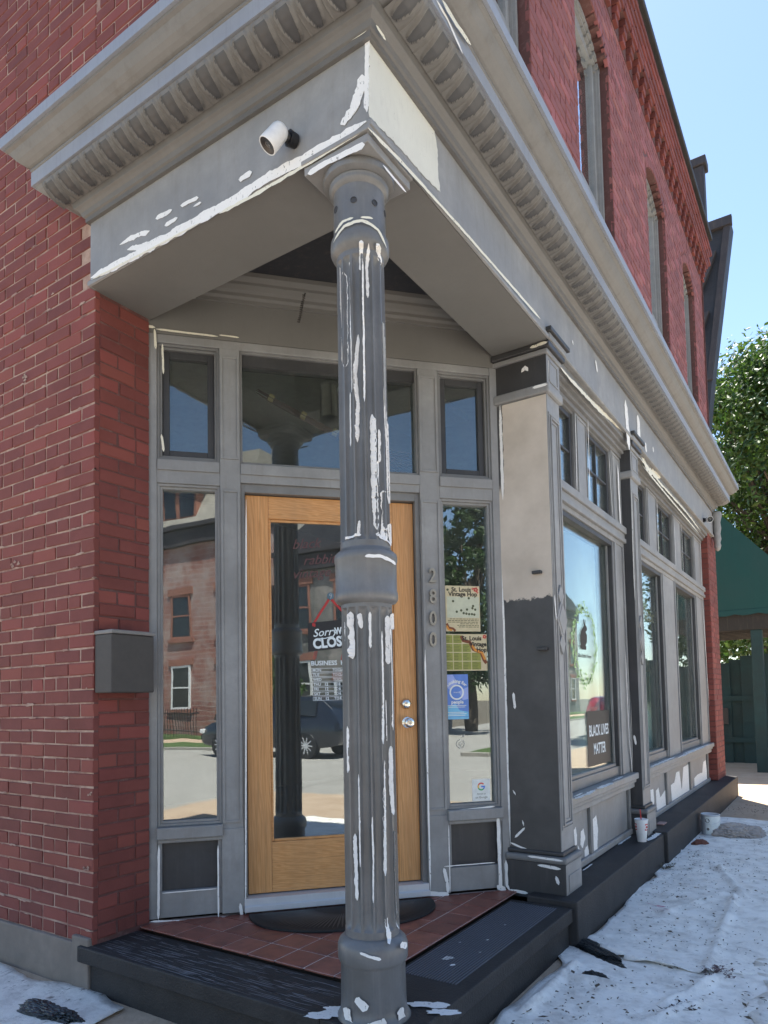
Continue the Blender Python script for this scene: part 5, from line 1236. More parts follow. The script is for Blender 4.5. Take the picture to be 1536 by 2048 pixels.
def cloth(name, x0, x1, y0, y1, res, seed, mat, label, lift=.0, amp=.02, creases=(), edge=.03, clipf=None, hem=True):
    nx = max(2, int((x1-x0)/res)); ny = max(2, int((y1-y0)/res)); P = []; F = []; keep = {}
    for j in range(ny+1):
        for i in range(nx+1):
            fx, fy = i/nx, j/ny; x = x0+(x1-x0)*fx; y = y0+(y1-y0)*fy
            e = min(fx*(x1-x0), (1-fx)*(x1-x0), fy*(y1-y0), (1-fy)*(y1-y0))
            if e < .12:
                x += edge*noise.noise((x*3.1, y*3.1, seed))*(1-e/.12)*2; y += edge*noise.noise((x*2.7, y*2.9, seed+5))*(1-e/.12)*2
            z = GZ+.006+lift+amp*.18*(noise.noise((x*1.7, y*1.3, seed))+.5)+amp*.08*abs(noise.noise((x*5, y*4, seed+2)))+.007*max(0, 1-abs(noise.noise((x*1.9+.5*y, y*1.6-.4*x, seed+4)))*5)**2+.004*max(0, 1-abs(noise.noise((x*4+1.3*y, y*3.2-x, seed+6)))*4)**2+.002*max(0, 1-abs(noise.noise((x*9-y, y*7+x, seed+7)))*3)
            for (ax, ay, bx, by, hh, ww) in creases:
                a_ = Vector((ax, ay)); b_ = Vector((bx, by)); q = Vector((x, y)); t_ = max(0, min(1, (q-a_).dot(b_-a_)/(b_-a_).length_squared)); dd = (q-a_-(b_-a_)*t_).length+.012*noise.noise((x*9, y*9, seed))
                z += hh*math.exp(-(dd/ww)**2)*(.6+.4*noise.noise((x*6, y*6, seed+1)))
            z = max(z, GZ+.004+lift)
            P.append((x, y, z))
    for j in range(ny):
        for i in range(nx):
            a_ = j*(nx+1)+i; q = P[a_]
            if clipf and not clipf(q[0], q[1]): continue
            F.append((a_, a_+1, a_+nx+2, a_+nx+1))
    used = sorted({k for f in F for k in f}); mp = {k: n for n, k in enumerate(used)}
    mb = MB(); mb.add([P[k] for k in used], [tuple(mp[k] for k in f) for f in F]); o = mb.build(name, mat, smooth=False, sheet=True)
    o.data.polygons.foreach_set('use_smooth', [True]*len(o.data.polygons))
    so_ = o.modifiers.new('thick', 'SOLIDIFY'); so_.thickness = .003; so_.offset = 1
    tag(o, label, 'drop cloth', 'painters drop cloths'); return o
def lineclip(pts, side):                          # keep y above a traced edge line in plan
    def f(x, y):
        for (ax, ay), (bx, by) in zip(pts, pts[1:]):
            if ax <= x <= bx: return side*(y-(ay+(by-ay)*(x-ax)/(bx-ax)) - .02*noise.noise((x*7, 0, 3))) > 0
        return True
    return f
E1 = [PZ(p[0], p[1], GZ) for p in ((1150, 1875), (1200, 1912), (1290, 1935), (1400, 1952), (1536, 1955))]
E1 = [(-1, E1[0][1])]+sorted(E1)+[(6, E1[-1][1])]
cloth('drop_cloth', .07, 2.4, 1.2, 6.35, .022, 3.1, 'cloth', 'large white paint spattered drop cloth along the dark base stones', 0, .022,
      [(*PZ(1200, 1905, GZ), *PZ(1420, 1965, GZ), .05, .018), (*PZ(1410, 1960, GZ), *PZ(1470, 1800, GZ), .045, .016), (*PZ(1330, 1830, GZ), *PZ(1450, 1790, GZ), .03, .016), (*PZ(1440, 1740, GZ), *PZ(1490, 1800, GZ), .04, .016), (*PZ(1300, 1700, GZ), *PZ(1500, 1720, GZ), .03, .02)], .04, lineclip(E1, 1))
cloth('drop_cloth', .06, 2.4, -1.5, 1.9, .022, 8.7, 'cloth', 'white drop cloth bunched on the sidewalk in front of the right step', -.003, .03,
      [(*PZ(1130, 1960, GZ), *PZ(1300, 1990, GZ), .05, .017), (*PZ(1330, 2020, GZ), *PZ(1440, 1960, GZ), .06, .02), (*PZ(1050, 2030, GZ), *PZ(1150, 1935, GZ), .05, .017), (*PZ(1300, 2048, GZ), *PZ(1400, 2010, GZ), .05, .02)], .05)
cloth('drop_cloth', -3.4, -1.42, -1.6, -.02, .04, 5.3, 'cloth2', 'white drop cloth at the foot of the left brick wall', 0, .03, [], .05)
cloth('drop_cloth', .95, 3.6, 1.0, 6.9, .05, 14.3, 'cloth2', 'dirty outer drop cloth farther from the shopfront', -.004, .035, [], .06)
# black plastic showing where the cloths part
def crumple(name, cx, cy, z, rx, ry, h, seed, mat, label, cat, n=26, squash=1, rot=0):
    bm = bmesh.new(); bmesh.ops.create_icosphere(bm, subdivisions=5, radius=1); 
    for v in bm.verts:
        c = v.co.copy(); k = 1+.32*noise.noise(c*1.6+Vector((seed, 0, 0)))+.20*abs(noise.noise(c*4+Vector((0, seed, 0))))-.16*abs(noise.noise(c*8+Vector((0, 0, seed))))-.10*abs(noise.noise(c*17+Vector((seed, 0, seed))))
        x, y = c.x*k*rx, c.y*k*ry; v.co = (cx+x*math.cos(rot)-y*math.sin(rot), cy+x*math.sin(rot)+y*math.cos(rot), z+max(0, c.z*k+.45)*h)
    me = bpy.data.meshes.new(name); bm.to_mesh(me); bm.free(); me.materials.append(M[mat] if isinstance(mat, str) else mat)
    o = bpy.data.objects.new(name, me); COL.objects.link(o); tag(o, label, cat); return o
M['plasticbag'] = plain('black_plastic_sheet', (.018, .022, .024), .3); M['canvas'] = paint('stained_canvas', (.46, .40, .36), .9, .25, (.16, .12, .1), .6, (6, 6, 6), .006)
x, y = PZ(1185, 1905, GZ); crumple('plastic_sheet', x, y, GZ, .23, .06, .03, 2.2, 'plasticbag', 'dark crumpled plastic sheet sticking out from under the right step cloths', 'plastic sheet', rot=R(-35))
x, y = PZ(1195, 1965, GZ); crumple('plastic_sheet', x, y, GZ, .085, .035, .03, 6.2, 'plasticbag', 'small crumpled grey-black plastic scrap on the cloth near the step', 'plastic sheet', rot=R(-20))
x, y = PZ(110, 2030, GZ); crumple('plastic_sheet', x, y-.03, GZ, .20, .05, .04, 9.2, 'plasticbag', 'black plastic bag at the foot of the left step', 'plastic sheet', rot=R(5))
x, y = PZ(1475, 1668, GZ+.03); crumple('canvas_rag', x, y, GZ, .22, .13, .085, 4.4, 'canvas', 'heap of stained brown canvas beside the paint can', 'rag', rot=R(20))
x, y = PZ(1400, 1690, GZ+.01); crumple('canvas_rag', x, y, GZ, .07, .035, .04, 7.7, plain('rust_cloth', (.16, .06, .04), .8), 'small rust brown rag in front of the canvas heap', 'rag', rot=R(40))
# paint can
x, y = PZ(1426, 1662, GZ); x += .02; y -= .25
can = empty('paint_can', (x, y, GZ+.01), 'open metal paint can smeared with white paint behind the canvas heap', 'paint can')
z0 = GZ+.012
mb = MB(); mb.lathe([(.083, z0), (.085, z0+.004), (.083, z0+.008), (.083, z0+.182), (.086, z0+.186), (.086, z0+.192), (.081, z0+.194), (.076, z0+.19), (.076, z0+.15), (.001, z0+.15)], x, y, 48); MI(mb.build('can_body', 'steel', can, smooth=True), can)
cd = math.atan2(CY-y, CX-x); mb = MB(); N = 26; P = []
for zz in (z0+.012, z0+.178):
    for k in range(N+1): th = cd-.55+2.1*k/N; P.append((x+.0842*math.cos(th), y+.0842*math.sin(th), zz))
mb.add(P, [(k, k+1, N+2+k, N+1+k) for k in range(N)]); MI(mb.build('paper_label', 'sticker', can, sheet=True), can)
mb = MB(); mb.lathe([(.0845, 0), (.0845, .0)], 0, 0, 3, None, False) if False else None
for th, zz, rr in ((cd-.35, z0+.14, .02), (cd-.30, z0+.06, .012)):
    b_ = MB(); n = 16; b_.add([(x+.0848*math.cos(th+rr*math.cos(2*math.pi*k/n)/.084), y+.0848*math.sin(th+rr*math.cos(2*math.pi*k/n)/.084), zz+rr*math.sin(2*math.pi*k/n)) for k in range(n)], [tuple(range(n))]); MI(b_.build('label_mark', 'boxgrey', can, sheet=True), can)
mb = MB(); mb.tube([(x+.09*math.cos(cd+1.57-3.14*k/14), y+.09*math.sin(cd+1.57-3.14*k/14), z0+.16-.05*math.sin(math.pi*k/14)) for k in range(15)], .002, 6); MI(mb.build('wire_handle', 'steel', can), can)
mb = MB(); mb.lathe([(.07, z0+.150), (.0755, z0+.151), (.0757, z0+.1515)], x, y, 32); MI(mb.build('paint_surface', 'whitesolid', can), can)
lid_c = (x+.13, y+.22)
mb = MB(); mb.lathe([(.078, GZ+.03), (.080, GZ+.034), (.076, GZ+.038), (.07, GZ+.034), (.001, GZ+.034)], *lid_c, 36); tag(mb.build('metal_lid', 'steel', smooth=True), 'round metal paint can lid lying behind the can', 'lid')
# scattered chips, twigs, leaf bits
mb = MB(); 
for k in range(7500):
    x = random.uniform(.12, 2.2); y = random.uniform(-.2, 7.4)
    if random.random() > max(.04, .5+1.6*noise.noise((x*1.7, y*1.2, 4))): continue
    z = GZ+.012+.02*abs(noise.noise((x*1.7, y*1.3, 3.1)))+.012; l = random.uniform(.003, .012)*(2.2 if random.random() < .08 else 1); w = l*random.uniform(.15, .6); a_ = random.uniform(0, 6.28)
    c_, s_ = math.cos(a_), math.sin(a_); dz = random.uniform(0, .008)
    mb.add([(x-l*c_, y-l*s_, z), (x+w*s_, y-w*c_, z+dz), (x+l*c_, y+l*s_, z+dz*.5), (x-w*s_, y+w*c_, z+.001)], [(0, 1, 2, 3)])
tag(mb.build('litter', plain('dry_litter', (.10, .075, .05), .9), sheet=True), 'dry leaf bits and paint chips scattered over the cloths', 'litter', kind='stuff')
def weed(px, py, label, h=.12, n=26, col=(.13, .09, .05)):
    x, y = PZ(px, py, GZ+.02); w = empty('dry_weed', (x, y, GZ), label, 'weed', 'dry weeds in the pavement cracks'); mb = MB()
    for k in range(n):
        a_ = random.uniform(0, 6.28); r_ = random.uniform(.01, .09); b_ = Vector((x, y, GZ)); t_ = b_+Vector((r_*math.cos(a_), r_*math.sin(a_), random.uniform(.3, 1)*h)); m_ = b_.lerp(t_, .5)+Vector((random.gauss(0, .012), random.gauss(0, .012), .01))
        mb.tube([b_, m_, t_], [.0018, .0014, .0008], 4)
        for q in range(3): c_ = t_.lerp(m_, q*.25); mb.add([c_, c_+Vector((random.gauss(0, .012), random.gauss(0, .012), .004)), c_+Vector((random.gauss(0, .012), random.gauss(0, .012), .008))], [(0, 1, 2)])
    MI(mb.build('stalks', plain('dry_stalks', col, .9), w, sheet=True), w)
weed(1440, 1950, 'dry purple-brown weed tuft at the fold of the two cloths', .06, 22, (.15, .10, .10)); weed(1350, 2010, 'dark dry weed tuft low on the front cloth', .035, 16, (.06, .04, .04)); weed(1330, 1735, 'low dry weed against the base stone', .05, 20, (.12, .10, .06))
mb = MB(); x, y = PZ(1322, 1645, .06); mb.box(x-.03, x+.03, y-.05, y+.08, .044, .056); tag(mb.build('wood_scrap', plain('pink_scrap', (.34, .22, .20), .8), bev=.004), 'small pinkish scrap on the base stone behind the cup', 'scrap')
mb = MB(); 
for pts, w in (([(1312, 1812), (1322, 1814), (1332, 1815)], .008), ([(1290, 1806), (1340, 1822)], .002)): mb.stroke([PZ(*p, GZ+.03) for p in pts], w, TG, d=GZ+.0345, jag=.6)
tag(mb.build('paint_drip', plain('pink_drip', (.5, .08, .16), .6), sheet=True), 'small pink paint drip on the large drop cloth', 'paint drip')

# ================================================================ beyond the shop: gate, awning, neighbour, trees
M['awn'] = paint('green_canvas', (.008, .062, .058), .75, .1, (.006, .03, .028), .3); M['gategreen'] = paint('dark_green_boards', (.012, .046, .048), .6, .35, (.01, .02, .02), .6, (12, 12, 1)); M['beamgrey'] = paint('weathered_beam', (.035, .032, .028), .8, .25)
AY = 11.4
awn = empty('green_awning', (-.4, AY, 2.3), 'dark green canvas awning beyond the end of the shop', 'awning')
def PX(px, py, y): r = ray(px, py); q = CAMP+r*((y-CY)/r.y); return (q.x, q.z)
t0 = PX(1436, 1026, AY); t1 = PX(1536, 1110, AY); sl = (t1[1]-t0[1])/(t1[0]-t0[0]); zb = PX(1470, 1222, AY)[1]
xe = t0[0]+(zb+.15-t0[1])/sl; xs = -2.6
tp_ = [(xs, t0[1]+sl*(xs-t0[0])*.35), (t0[0], t0[1]), (xe, zb+.15), (xe, zb), (xs, zb)]
mb = MB(); mb.prism(tp_, AY, AY+.02, lambda a_, b_, c_: (a_, c_, b_)); MI(mb.build('side_panel', 'awn', awn), awn)
mb = MB(); mb.add([(t0[0], AY, t0[1]), (xe, AY, zb+.15), (xe, AY+3, zb+.15), (t0[0], AY+3, t0[1])], [(0, 1, 2, 3)]); mb.add([(xs, AY, t0[1]+.2), (t0[0], AY, t0[1]), (t0[0], AY+3, t0[1]), (xs, AY+3, t0[1]+.2)], [(0, 1, 2, 3)]); MI(mb.build('top_panel_with_sun_cover', 'awn', awn, sheet=True), awn)  # flat left part is unseen, added to keep the sun out below
mb = MB(); n = 30
for k in range(n):
    a_ = xs+(xe-xs)*k/n; b_ = xs+(xe-xs)*(k+1)/n; za = zb-.06-.035*math.sin(k*1.1)**2; zc_ = zb-.06-.035*math.sin((k+1)*1.1)**2
    mb.add([(a_, AY-.012, zb+.012), (b_, AY-.012, zb+.012), (b_, AY-.02, zc_), (a_, AY-.02, za)], [(0, 1, 2, 3)])
MI(mb.build('valance', 'awn', awn, sheet=True), awn)
mb = MB(); za_ = PX(1470, 1262, AY+.1)[1]; mb.box(xs, xe-.05, AY+.03, AY+.15, za_, zb-.02); MI(mb.build('front_beam', 'beamgrey', awn, bev=.01), awn)
pa, pb = PX(1503, 1300, AY+.1)[0], PX(1526, 1300, AY+.1)[0]
mb = MB(); mb.box(pa, pb, AY+.05, AY+.25, GZ, za_); MI(mb.build('post', 'gategreen', awn, bev=.01), awn)
mb = MB(); mb.box(xe-.2, xe-.05, AY+.05, AY+.2, GZ, za_); MI(mb.build('post', 'gategreen', awn, bev=.01), awn)
mb = MB()
for k in range(8): mb.tube([(xs, AY+.5+k*.35, za_+.04), (xe-.1, AY+.5+k*.35, za_+.10)], .03, 6)
MI(mb.build('rafters', 'beamgrey', awn), awn)
GY = 13.0
gate = empty('board_gate', (-.5, GY, GZ), 'dark green vertical board gate in the shade of the awning', 'gate')
for k in range(22):
    xx = -2.3+k*.2; zt = PX(1450, 1322, GY)[1]+.10*math.sin(k*.7)+.02; mb = MB(); mb.box(xx, xx+.212, GY+(.04 if k % 2 else 0), GY+.035+(.04 if k % 2 else 0), GZ+.02, zt); MI(mb.build('board', 'gategreen', gate, bev=.004), gate)
mb = MB(); mb.box(-2.3, 2.1, GY-.04, GY-.005, 1.0, 1.1); mb.box(-2.3, 2.1, GY-.04, GY-.005, .2, .3); MI(mb.build('rail', 'gategreen', gate), gate)
yl, zl = PX(1452, 1432, GY); mb = MB(); mb.box(yl-.05, yl+.05, GY-.07, GY-.03, zl-.16, zl+.16); MI(mb.build('lock_box', 'boxgrey', gate, bev=.01), gate)
slab('alley_paving', -2.6, 4.19, 8.36, 16, GZ-.02, GZ+.004, 'walk')
# neighbouring house with dark slate upper storey
M['slate'] = paint('dark_slate', (.026, .026, .032), .6, .35, (.05, .045, .05), .6, (3, 3, 30), .01); M['slatetrim'] = paint('dark_eave_boards', (.045, .04, .045), .7, .3)
NY = 14.6
nb = empty('neighbour_house', (-4, NY, GZ), 'tall dark slate clad house behind the shop', 'building')
a0 = PX(1400, 452, NY); a1 = PX(1461, 439, NY); a2 = PX(1424, 760, NY); a3 = PX(1412, 900, NY)
mb = MB(); pf = [(-7, a0[1]), (a1[0], a1[1]), (a2[0], a2[1]), (a3[0], a3[1]), (a3[0]-.1, 5.4), (-7, 5.4)]
mb.prism(pf, NY, NY+.5, lambda a_, b_, c_: (a_, c_, b_)); MI(mb.build('flared_upper_storey', 'slate', nb), nb)
mb = MB(); mb.box(-7, a3[0]-.5, NY+.05, NY+.5, GZ, 5.4); MI(mb.build('wall', M['brick'], nb), nb)
mb = MB(); q = [(a1[0]+.02, a1[1]+.02), (a2[0]+.02, a2[1]), (a2[0]-.10, a2[1]), (a1[0]-.12, a1[1]+.02)]; mb.prism(q, NY-.06, NY+.02, lambda a_, b_, c_: (a_, c_, b_)); mb.box(-7, a1[0]+.03, NY-.10, NY+.02, a1[1]-.14, a1[1]+.06); MI(mb.build('eave_trim', 'slatetrim', nb), nb)
for zz in (a1[1]-1.0, a1[1]-2.3):
    f_ = (a1[1]-zz)/(a1[1]-a2[1]); xe_ = a1[0]+(a2[0]-a1[0])*f_; mb = MB(); mb.prism([(xe_-.15, zz+.35), (xe_-.45, zz+.3), (xe_-.5, zz-.5), (xe_-.32, zz-.1)], NY-.14, NY-.001, lambda a_, b_, c_: (a_, c_, b_)); MI(mb.build('bracket', 'slatetrim', nb, bev=.01), nb)
c0 = PX(1372, 308, NY); c1 = PX(1409, 301, NY); c2 = PX(1403, 399, NY)
mb = MB(); mb.box(c0[0]-.5, c1[0]-.06, NY+.15, NY+.45, c2[1]-.9, c1[1]-.2); mb.box(c0[0]-.55, c1[0], NY+.1, NY+.5, c1[1]-.2, c1[1]); MI(mb.build('dormer', 'slatetrim', nb, bev=.02), nb)

# trees
def leaf_mat(name, a, b):
    m, t, p = nt(name); g = t.nodes.new('ShaderNodeNewGeometry'); c = ramp(t, g.outputs['Random Per Island'], 0, 1, (*a, 1), (*b, 1))
    t.links.new(c, p.inputs['Base Color']); p.inputs['Roughness'].default_value = .5
    tr = t.nodes.new('ShaderNodeBsdfTranslucent'); t.links.new(c, tr.inputs[0]); mx = t.nodes.new('ShaderNodeMixShader'); mx.inputs[0].default_value = .35
    o = [n for n in t.nodes if n.type == 'OUTPUT_MATERIAL'][0]; t.links.new(p.outputs[0], mx.inputs[1]); t.links.new(tr.outputs[0], mx.inputs[2]); t.links.new(mx.outputs[0], o.inputs[0]); return m
M['leaf'] = leaf_mat('broad_leaf', (.022, .060, .010), (.085, .155, .026)); M['leafd'] = leaf_mat('dark_leaf', (.02, .05, .012), (.06, .11, .025)); M['bark'] = paint('bark', (.09, .07, .05), .9, .3, (.04, .03, .025), .6, (30, 30, 3), .01)
def tree_meshes(seed, h, r, nclump, nleaf, ls, zlow=.32):
    rn = random.Random(seed); tr = MB(); base = Vector((0, 0, 0)); top = Vector((rn.uniform(-.3, .3), rn.uniform(-.3, .3), h*.62))
    tr.tube([base, base.lerp(top, .35)+Vector((.1, -.1, 0)), base.lerp(top, .7), top], [h*.026, h*.02, h*.015, h*.008], 10); cl = []
    for k in range(nclump):
        a_ = rn.uniform(0, 6.28); f_ = rn.uniform(zlow, 1.0); rad = r*math.sqrt(max(.03, 1-((f_-.55)/.5)**2))*rn.uniform(.35, 1.0); c = Vector((rad*math.cos(a_), rad*math.sin(a_), h*f_)); cl.append((c, rn.uniform(.12, .24)*r))
        if k % 3 == 0: s_ = base.lerp(top, rn.uniform(.35, .95)); tr.tube([s_, s_.lerp(c, .5)+Vector((0, 0, .25)), c], [h*.008, h*.005, h*.002], 6)
    lf = MB(); V = []; F = []
    for k in range(nleaf):
        c, cr_ = rn.choice(cl); d = Vector((rn.gauss(0, 1), rn.gauss(0, 1), rn.gauss(0, .8))).normalized()*cr_*rn.uniform(.35, 1.08)**.6*1.25; p = c+d
        n_ = (d.normalized()*.6+Vector((rn.gauss(0, .6), rn.gauss(0, .6), rn.uniform(0, 1)))).normalized(); a_ = n_.orthogonal().normalized(); t_ = rn.uniform(0, 6.28); b_ = n_.cross(a_); a_, b_ = a_*math.cos(t_)+b_*math.sin(t_), b_*math.cos(t_)-a_*math.sin(t_)
        l = ls*rn.uniform(.6, 1.3); i = len(V); V += [p-a_*l, p+b_*l*.42-n_*l*.12, p+a_*l, p-b_*l*.42-n_*l*.12]; F.append((i, i+1, i+2, i+3))
    lf.v = [tuple(v) for v in V]; lf.f = F; lf.att = [0]*len(F); return tr, lf
def tree(loc, seed, h, r, nclump, nleaf, ls, label, mat='leaf', zlow=.32):
    e = empty('broadleaf_tree', loc, label, 'tree', 'street trees'); tr, lf = tree_meshes(seed, h, r, nclump, nleaf, ls, zlow)
    a_ = tr.build('trunk', 'bark', e, smooth=True); b_ = lf.build('crown', mat, e, sheet=True); return e
tree((.3, 25.5, GZ), 4, 13.0, 4.2, 210, 60000, .12, 'leafy broadleaf tree rising behind the green awning', zlow=.16)
tree((-1.2, 31, GZ), 9, 12.0, 4.2, 90, 14000, .16, 'second leafy tree farther down the street', zlow=.25)

# ================================================================ across the street: what the glass reflects
M['oldbrick'] = None
def far_brick(name, a, b, mort):
    m, t, p = nt(name); v = coords(t); bt = t.nodes.new('ShaderNodeTexBrick'); mp = t.nodes.new('ShaderNodeMapping'); mp.inputs['Rotation'].default_value = (R(90), 0, R(90)); c = t.nodes.new('ShaderNodeTexCoord'); t.links.new(c.outputs['Object'], mp.inputs[0]); t.links.new(mp.outputs[0], bt.inputs['Vector'])
    bt.inputs['Color1'].default_value = (*a, 1); bt.inputs['Color2'].default_value = (*b, 1); bt.inputs['Mortar'].default_value = (*mort, 1); bt.inputs['Scale'].default_value = 1; bt.inputs['Brick Width'].default_value = .21; bt.inputs['Row Height'].default_value = .0675; bt.inputs['Mortar Size'].default_value = .009
    n = noise_n(t, v, 1.1, 8, .7); q = mixc(t, ramp(t, n, .42, .68, (0, 0, 0, 1), (.75, .75, .75, 1)), bt.outputs[0], (.42, .37, .34)); t.links.new(q, p.inputs['Base Color']); p.inputs['Roughness'].default_value = .9; return m
M['oldbrick'] = far_brick('worn_red_brick', (.24, .10, .08), (.30, .14, .11), (.38, .33, .29)); M['greybrick'] = far_brick('grey_painted_brick', (.15, .15, .14), (.2, .19, .18), (.12, .12, .11)); M['creamstone'] = paint('patched_slate', (.34, .31, .26), .8, .25, (.15, .13, .12), .6, (8, 8, 8)); M['trimred'] = paint('terracotta_trim', (.30, .13, .09), .8); M['darkglass'] = plain('dark_window_glass', (.02, .025, .03), .08)
def house(x, y0, y1, wall_h, roof_h, wall, label, cols, rows, porch=False, mans=True):
    e = empty('opposite_house', (x, (y0+y1)/2, GZ), label, 'building', 'houses across the street')
    def bd(mb, name, mat, **kw): return MI(mb.build(name, mat, e, **kw), e)
    mb = MB(); mb.box(x, x+8, y0, y1, GZ-.1, wall_h); bd(mb, 'wall', wall)
    mb = MB(); mb.box(x-.35, x+8.1, y0-.15, y1+.15, wall_h-.05, wall_h+.18); mb.box(x-.2, x, y0-.05, y1+.05, wall_h-.75, wall_h-.06); bd(mb, 'cornice', 'slatetrim', bev=.03)
    mb = MB(); zt = wall_h+.18
    if mans: P = [(x-.25, y0, zt), (x-.25, y1, zt), (x+8, y1, zt), (x+8, y0, zt), (x+1.3, y0+.6, zt+roof_h), (x+1.3, y1-.6, zt+roof_h), (x+7, y1-.6, zt+roof_h), (x+7, y0+.6, zt+roof_h)]
    else: P = [(x-.25, y0, zt), (x-.25, y1, zt), (x+8, y1, zt), (x+8, y0, zt), (x+.1, (y0+y1)/2-.02, zt+roof_h), (x+.1, (y0+y1)/2+.02, zt+roof_h), (x+7.8, (y0+y1)/2+.02, zt+roof_h), (x+7.8, (y0+y1)/2-.02, zt+roof_h)]
    mb.add(P, [(0, 1, 5, 4), (1, 2, 6, 5), (2, 3, 7, 6), (3, 0, 4, 7), (4, 5, 6, 7)]); rf = bd(mb, 'roof', 'creamstone' if mans else 'slate')
    cy0 = y1-1.2; mb = MB(); mb.box(x+3, x+3.9, cy0, cy0+.7, zt, zt+roof_h+1.3); mb.box(x+2.95, x+3.95, cy0-.05, cy0+.75, zt+roof_h+1.3, zt+roof_h+1.5); mb.lathe([(.14, zt+roof_h+1.5), (.11, zt+roof_h+1.9)], x+3.3, cy0+.2, 12); mb.lathe([(.14, zt+roof_h+1.5), (.11, zt+roof_h+1.9)], x+3.65, cy0+.5, 12); bd(mb, 'chimney', wall)
    for i in range(cols):
        yc = y0+(y1-y0)*(i+.5)/cols
        for j in range(rows):
            z0 = .9+j*3.2; 
            if porch and j == 0 and i == cols-1: z0 = .05
            mb = MB(); T = lambda u, d, z: (x-d, u, z); mb.ring(yc-.58, yc+.58, z0, z0+2.0, .09, -.05, .05, T); mb.box(yc-.5, yc+.5, -.02, .03, z0+.98, z0+1.05, T); w = bd(mb, 'window', 'trimred' if j else 'whiteplastic')
            mb = MB(); mb.box(x-.012, x+.002, yc-.5, yc+.5, z0+.08, z0+1.94); MI(mb.build('window_pane', 'darkglass', e), e)
            mb = MB(); mb.box(x-.09, x, yc-.7, yc+.7, z0-.14, z0-.002); mb.box(x-.07, x, yc-.72, yc+.72, z0+2.002, z0+2.3); bd(mb, 'lintel', 'trimred')
    if mans:
        yc = (y0+y1)/2; mb = MB(); mb.box(x-.1, x+1.6, yc-1.0, yc+1.0, zt+.25, zt+2.0); mb.prism([(yc-1.35, zt+2.0), (yc+1.35, zt+2.0), (yc, zt+2.9)], x-.35, x+1.8, lambda a_, b_, c_: (c_, a_, b_)); bd(mb, 'dormer', 'trimred')
        for s_ in (-.5, .5):
            mb = MB(); mb.box(x-.125, x-.101, yc+s_-.38, yc+s_+.38, zt+.4, zt+1.85); bd(mb, 'dormer_window', 'darkglass')
    return e
house(18.6, -23.6, -15.4, 9.0, 3.4, 'oldbrick', 'worn red brick mansard house with a dormer across the street', 3, 2)
house(19.5, -14.8, -10.2, 7.4, 1.6, 'greybrick', 'grey brick house with a porch across the street', 2, 2, True, False)
house(19.0, 20, 29, 7.0, 3, 'greybrick', 'first gabled house down the street opposite', 3, 2, False, False)
house(18.8, 34, 44, 8.0, 3, 'oldbrick', 'brick mansard house farther down the street opposite', 3, 2)
house(18.8, 48, 62, 9.0, 3, 'greybrick', 'large gabled house far down the street opposite', 4, 2, False, False)
fe = empty('iron_fence', (16.6, -20, GZ), 'black iron railing in front of the mansard house', 'fence')
mb = MB()
for k in range(60): mb.box(16.59, 16.61, -25+k*.14, -24.98+k*.14, GZ, .95)
mb.box(16.585, 16.615, -25, -16.6, .75, .79); mb.box(16.585, 16.615, -25, -16.6, .05, .09); MI(mb.build('railing', 'black', fe), fe)
tree((23.5, -7.6, GZ), 21, 10.5, 2.6, 80, 9000, .16, 'dense tree across the street corner', 'leafd', .2)
tree((24.5, -11.0, GZ), 23, 8.0, 2.4, 60, 6000, .18, 'tree beside the grey house across the street', 'leafd', .15)
tree((17.6, -13.6, GZ), 31, 3.2, 1.5, 40, 4000, .1, 'bushy young tree in the front yard across the street', 'leaf', .1)

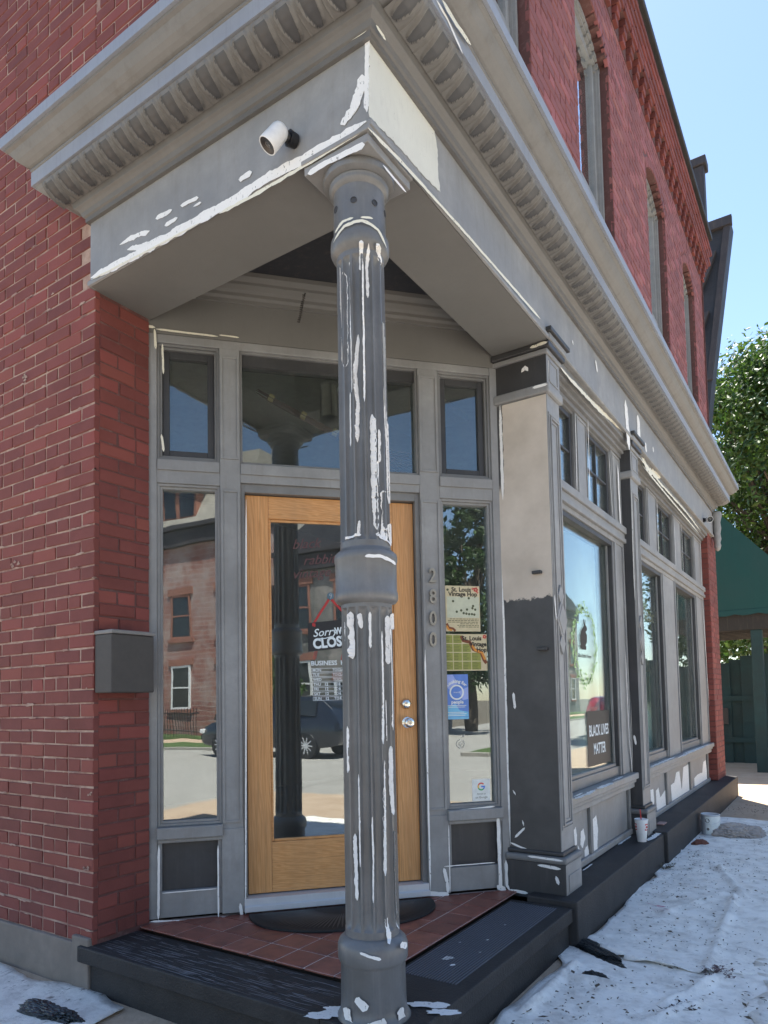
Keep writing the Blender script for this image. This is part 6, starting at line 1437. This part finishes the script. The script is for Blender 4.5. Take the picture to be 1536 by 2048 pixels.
def car(loc, rotz, colr, label, L=4.7, Wd=1.86, H=1.68):
    e = empty('parked_car', loc, label, 'car', 'cars parked on the street'); e.rotation_euler.z = rotz
    prof = [(-.5, .42, .62, .0), (-.47, .34, .84, .0), (-.40, .30, .94, .0), (-.22, .28, 1.02, .0), (-.16, .28, 1.08, .12), (-.05, .28, 1.10, .50), (.02, .28, 1.10, .56), (.20, .28, 1.09, .56), (.36, .28, 1.08, .50), (.44, .30, 1.05, .22), (.485, .34, 1.0, .02), (.5, .45, .8, .0)]
    mb = MB(); NS = 16; P = []; F = []
    for f_, zb_, zt_, cab in prof:
        xx = f_*L; hw = Wd/2*(1-.16*abs(f_*2)**5); sec = [(-hw*.94, zb_), (-hw, zb_+.18), (-hw, zt_-.12), (-hw*.95, zt_-.02), (-hw*(.95-.16*min(1, cab*2)), zt_+cab*.9), (-hw*(.78 if cab > .05 else .6), zt_+cab+.02)]
        sec = sec+[(-a_, b_) for a_, b_ in reversed(sec)]; P += [(xx, a_, b_*H/1.68) for a_, b_ in sec]
    n = 12
    for i in range(len(prof)-1):
        for k in range(n): F.append((i*n+k, i*n+(k+1) % n, (i+1)*n+(k+1) % n, (i+1)*n+k))
    F.append(tuple(range(n))); F.append(tuple((len(prof)-1)*n+k for k in range(n))); mb.add(P, F)
    pm = plain('car_paint', colr, .2); pm.node_tree.nodes['Principled BSDF'].inputs['Coat Weight'].default_value = .6
    mb.build('body', pm, e, smooth=True)
    mb = MB()
    for sg in (-1, 1):
        for a_, b_ in ((-.07, .06), (.075, .22), (.235, .36)):
            hw = Wd/2; mb.add([(L*a_+(.16 if a_ < 0 else .0), sg*hw*.962, 1.13*H/1.68), (L*b_, sg*hw*.962, 1.13*H/1.68), (L*b_-.02, sg*hw*.85, 1.52*H/1.68), (L*a_+(.32 if a_ < 0 else .0), sg*hw*.85, 1.52*H/1.68)], [(0, 1, 2, 3)])
    mb.build('window_glass', 'darkglass', e, sheet=True)
    for fx in (-.31, .30):
        for sg in (-1, 1):
            T = lambda x_, y_, h_: (fx*L+x_, sg*(Wd/2-.22+h_), .34+y_)
            mb = MB(); mb.lathe([(.20, .0), (.34, .01), (.345, .2), (.33, .225), (.235, .228)], 0, 0, 28, T); w = mb.build('wheel', 'black', e, smooth=True)
            mb = MB(); mb.lathe([(.05, .232), (.06, .226)], 0, 0, 14, T)
            for k in range(10): a_ = k*.628; mb.add([T(.04*math.cos(a_)-.018*math.sin(a_), .04*math.sin(a_)+.018*math.cos(a_), .231), T(.04*math.cos(a_)+.018*math.sin(a_), .04*math.sin(a_)-.018*math.cos(a_), .231), T(.23*math.cos(a_)+.012*math.sin(a_), .23*math.sin(a_)-.012*math.cos(a_), .231), T(.23*math.cos(a_)-.012*math.sin(a_), .23*math.sin(a_)+.012*math.cos(a_), .231)], [(0, 1, 2, 3)])
            mb.build('rim', 'steel', w, sheet=True)
    for sg in (-1, 1):
        mb = MB(); mb.box(-.5*L+.03, -.46*L, sg*Wd*.36-.2, sg*Wd*.36+.2, .68*H/1.68, .80*H/1.68); mb.build('headlight', 'whiteplastic', e, bev=.02)
    return e
car((11.5, -8.6, GZ-.128), R(90), (.012, .016, .026), 'dark blue sport utility car parked across the street')
car((5.6, 26.0, GZ-.128), R(-90), (.42, .02, .03), 'red car parked at the kerb down the street', H=1.5)
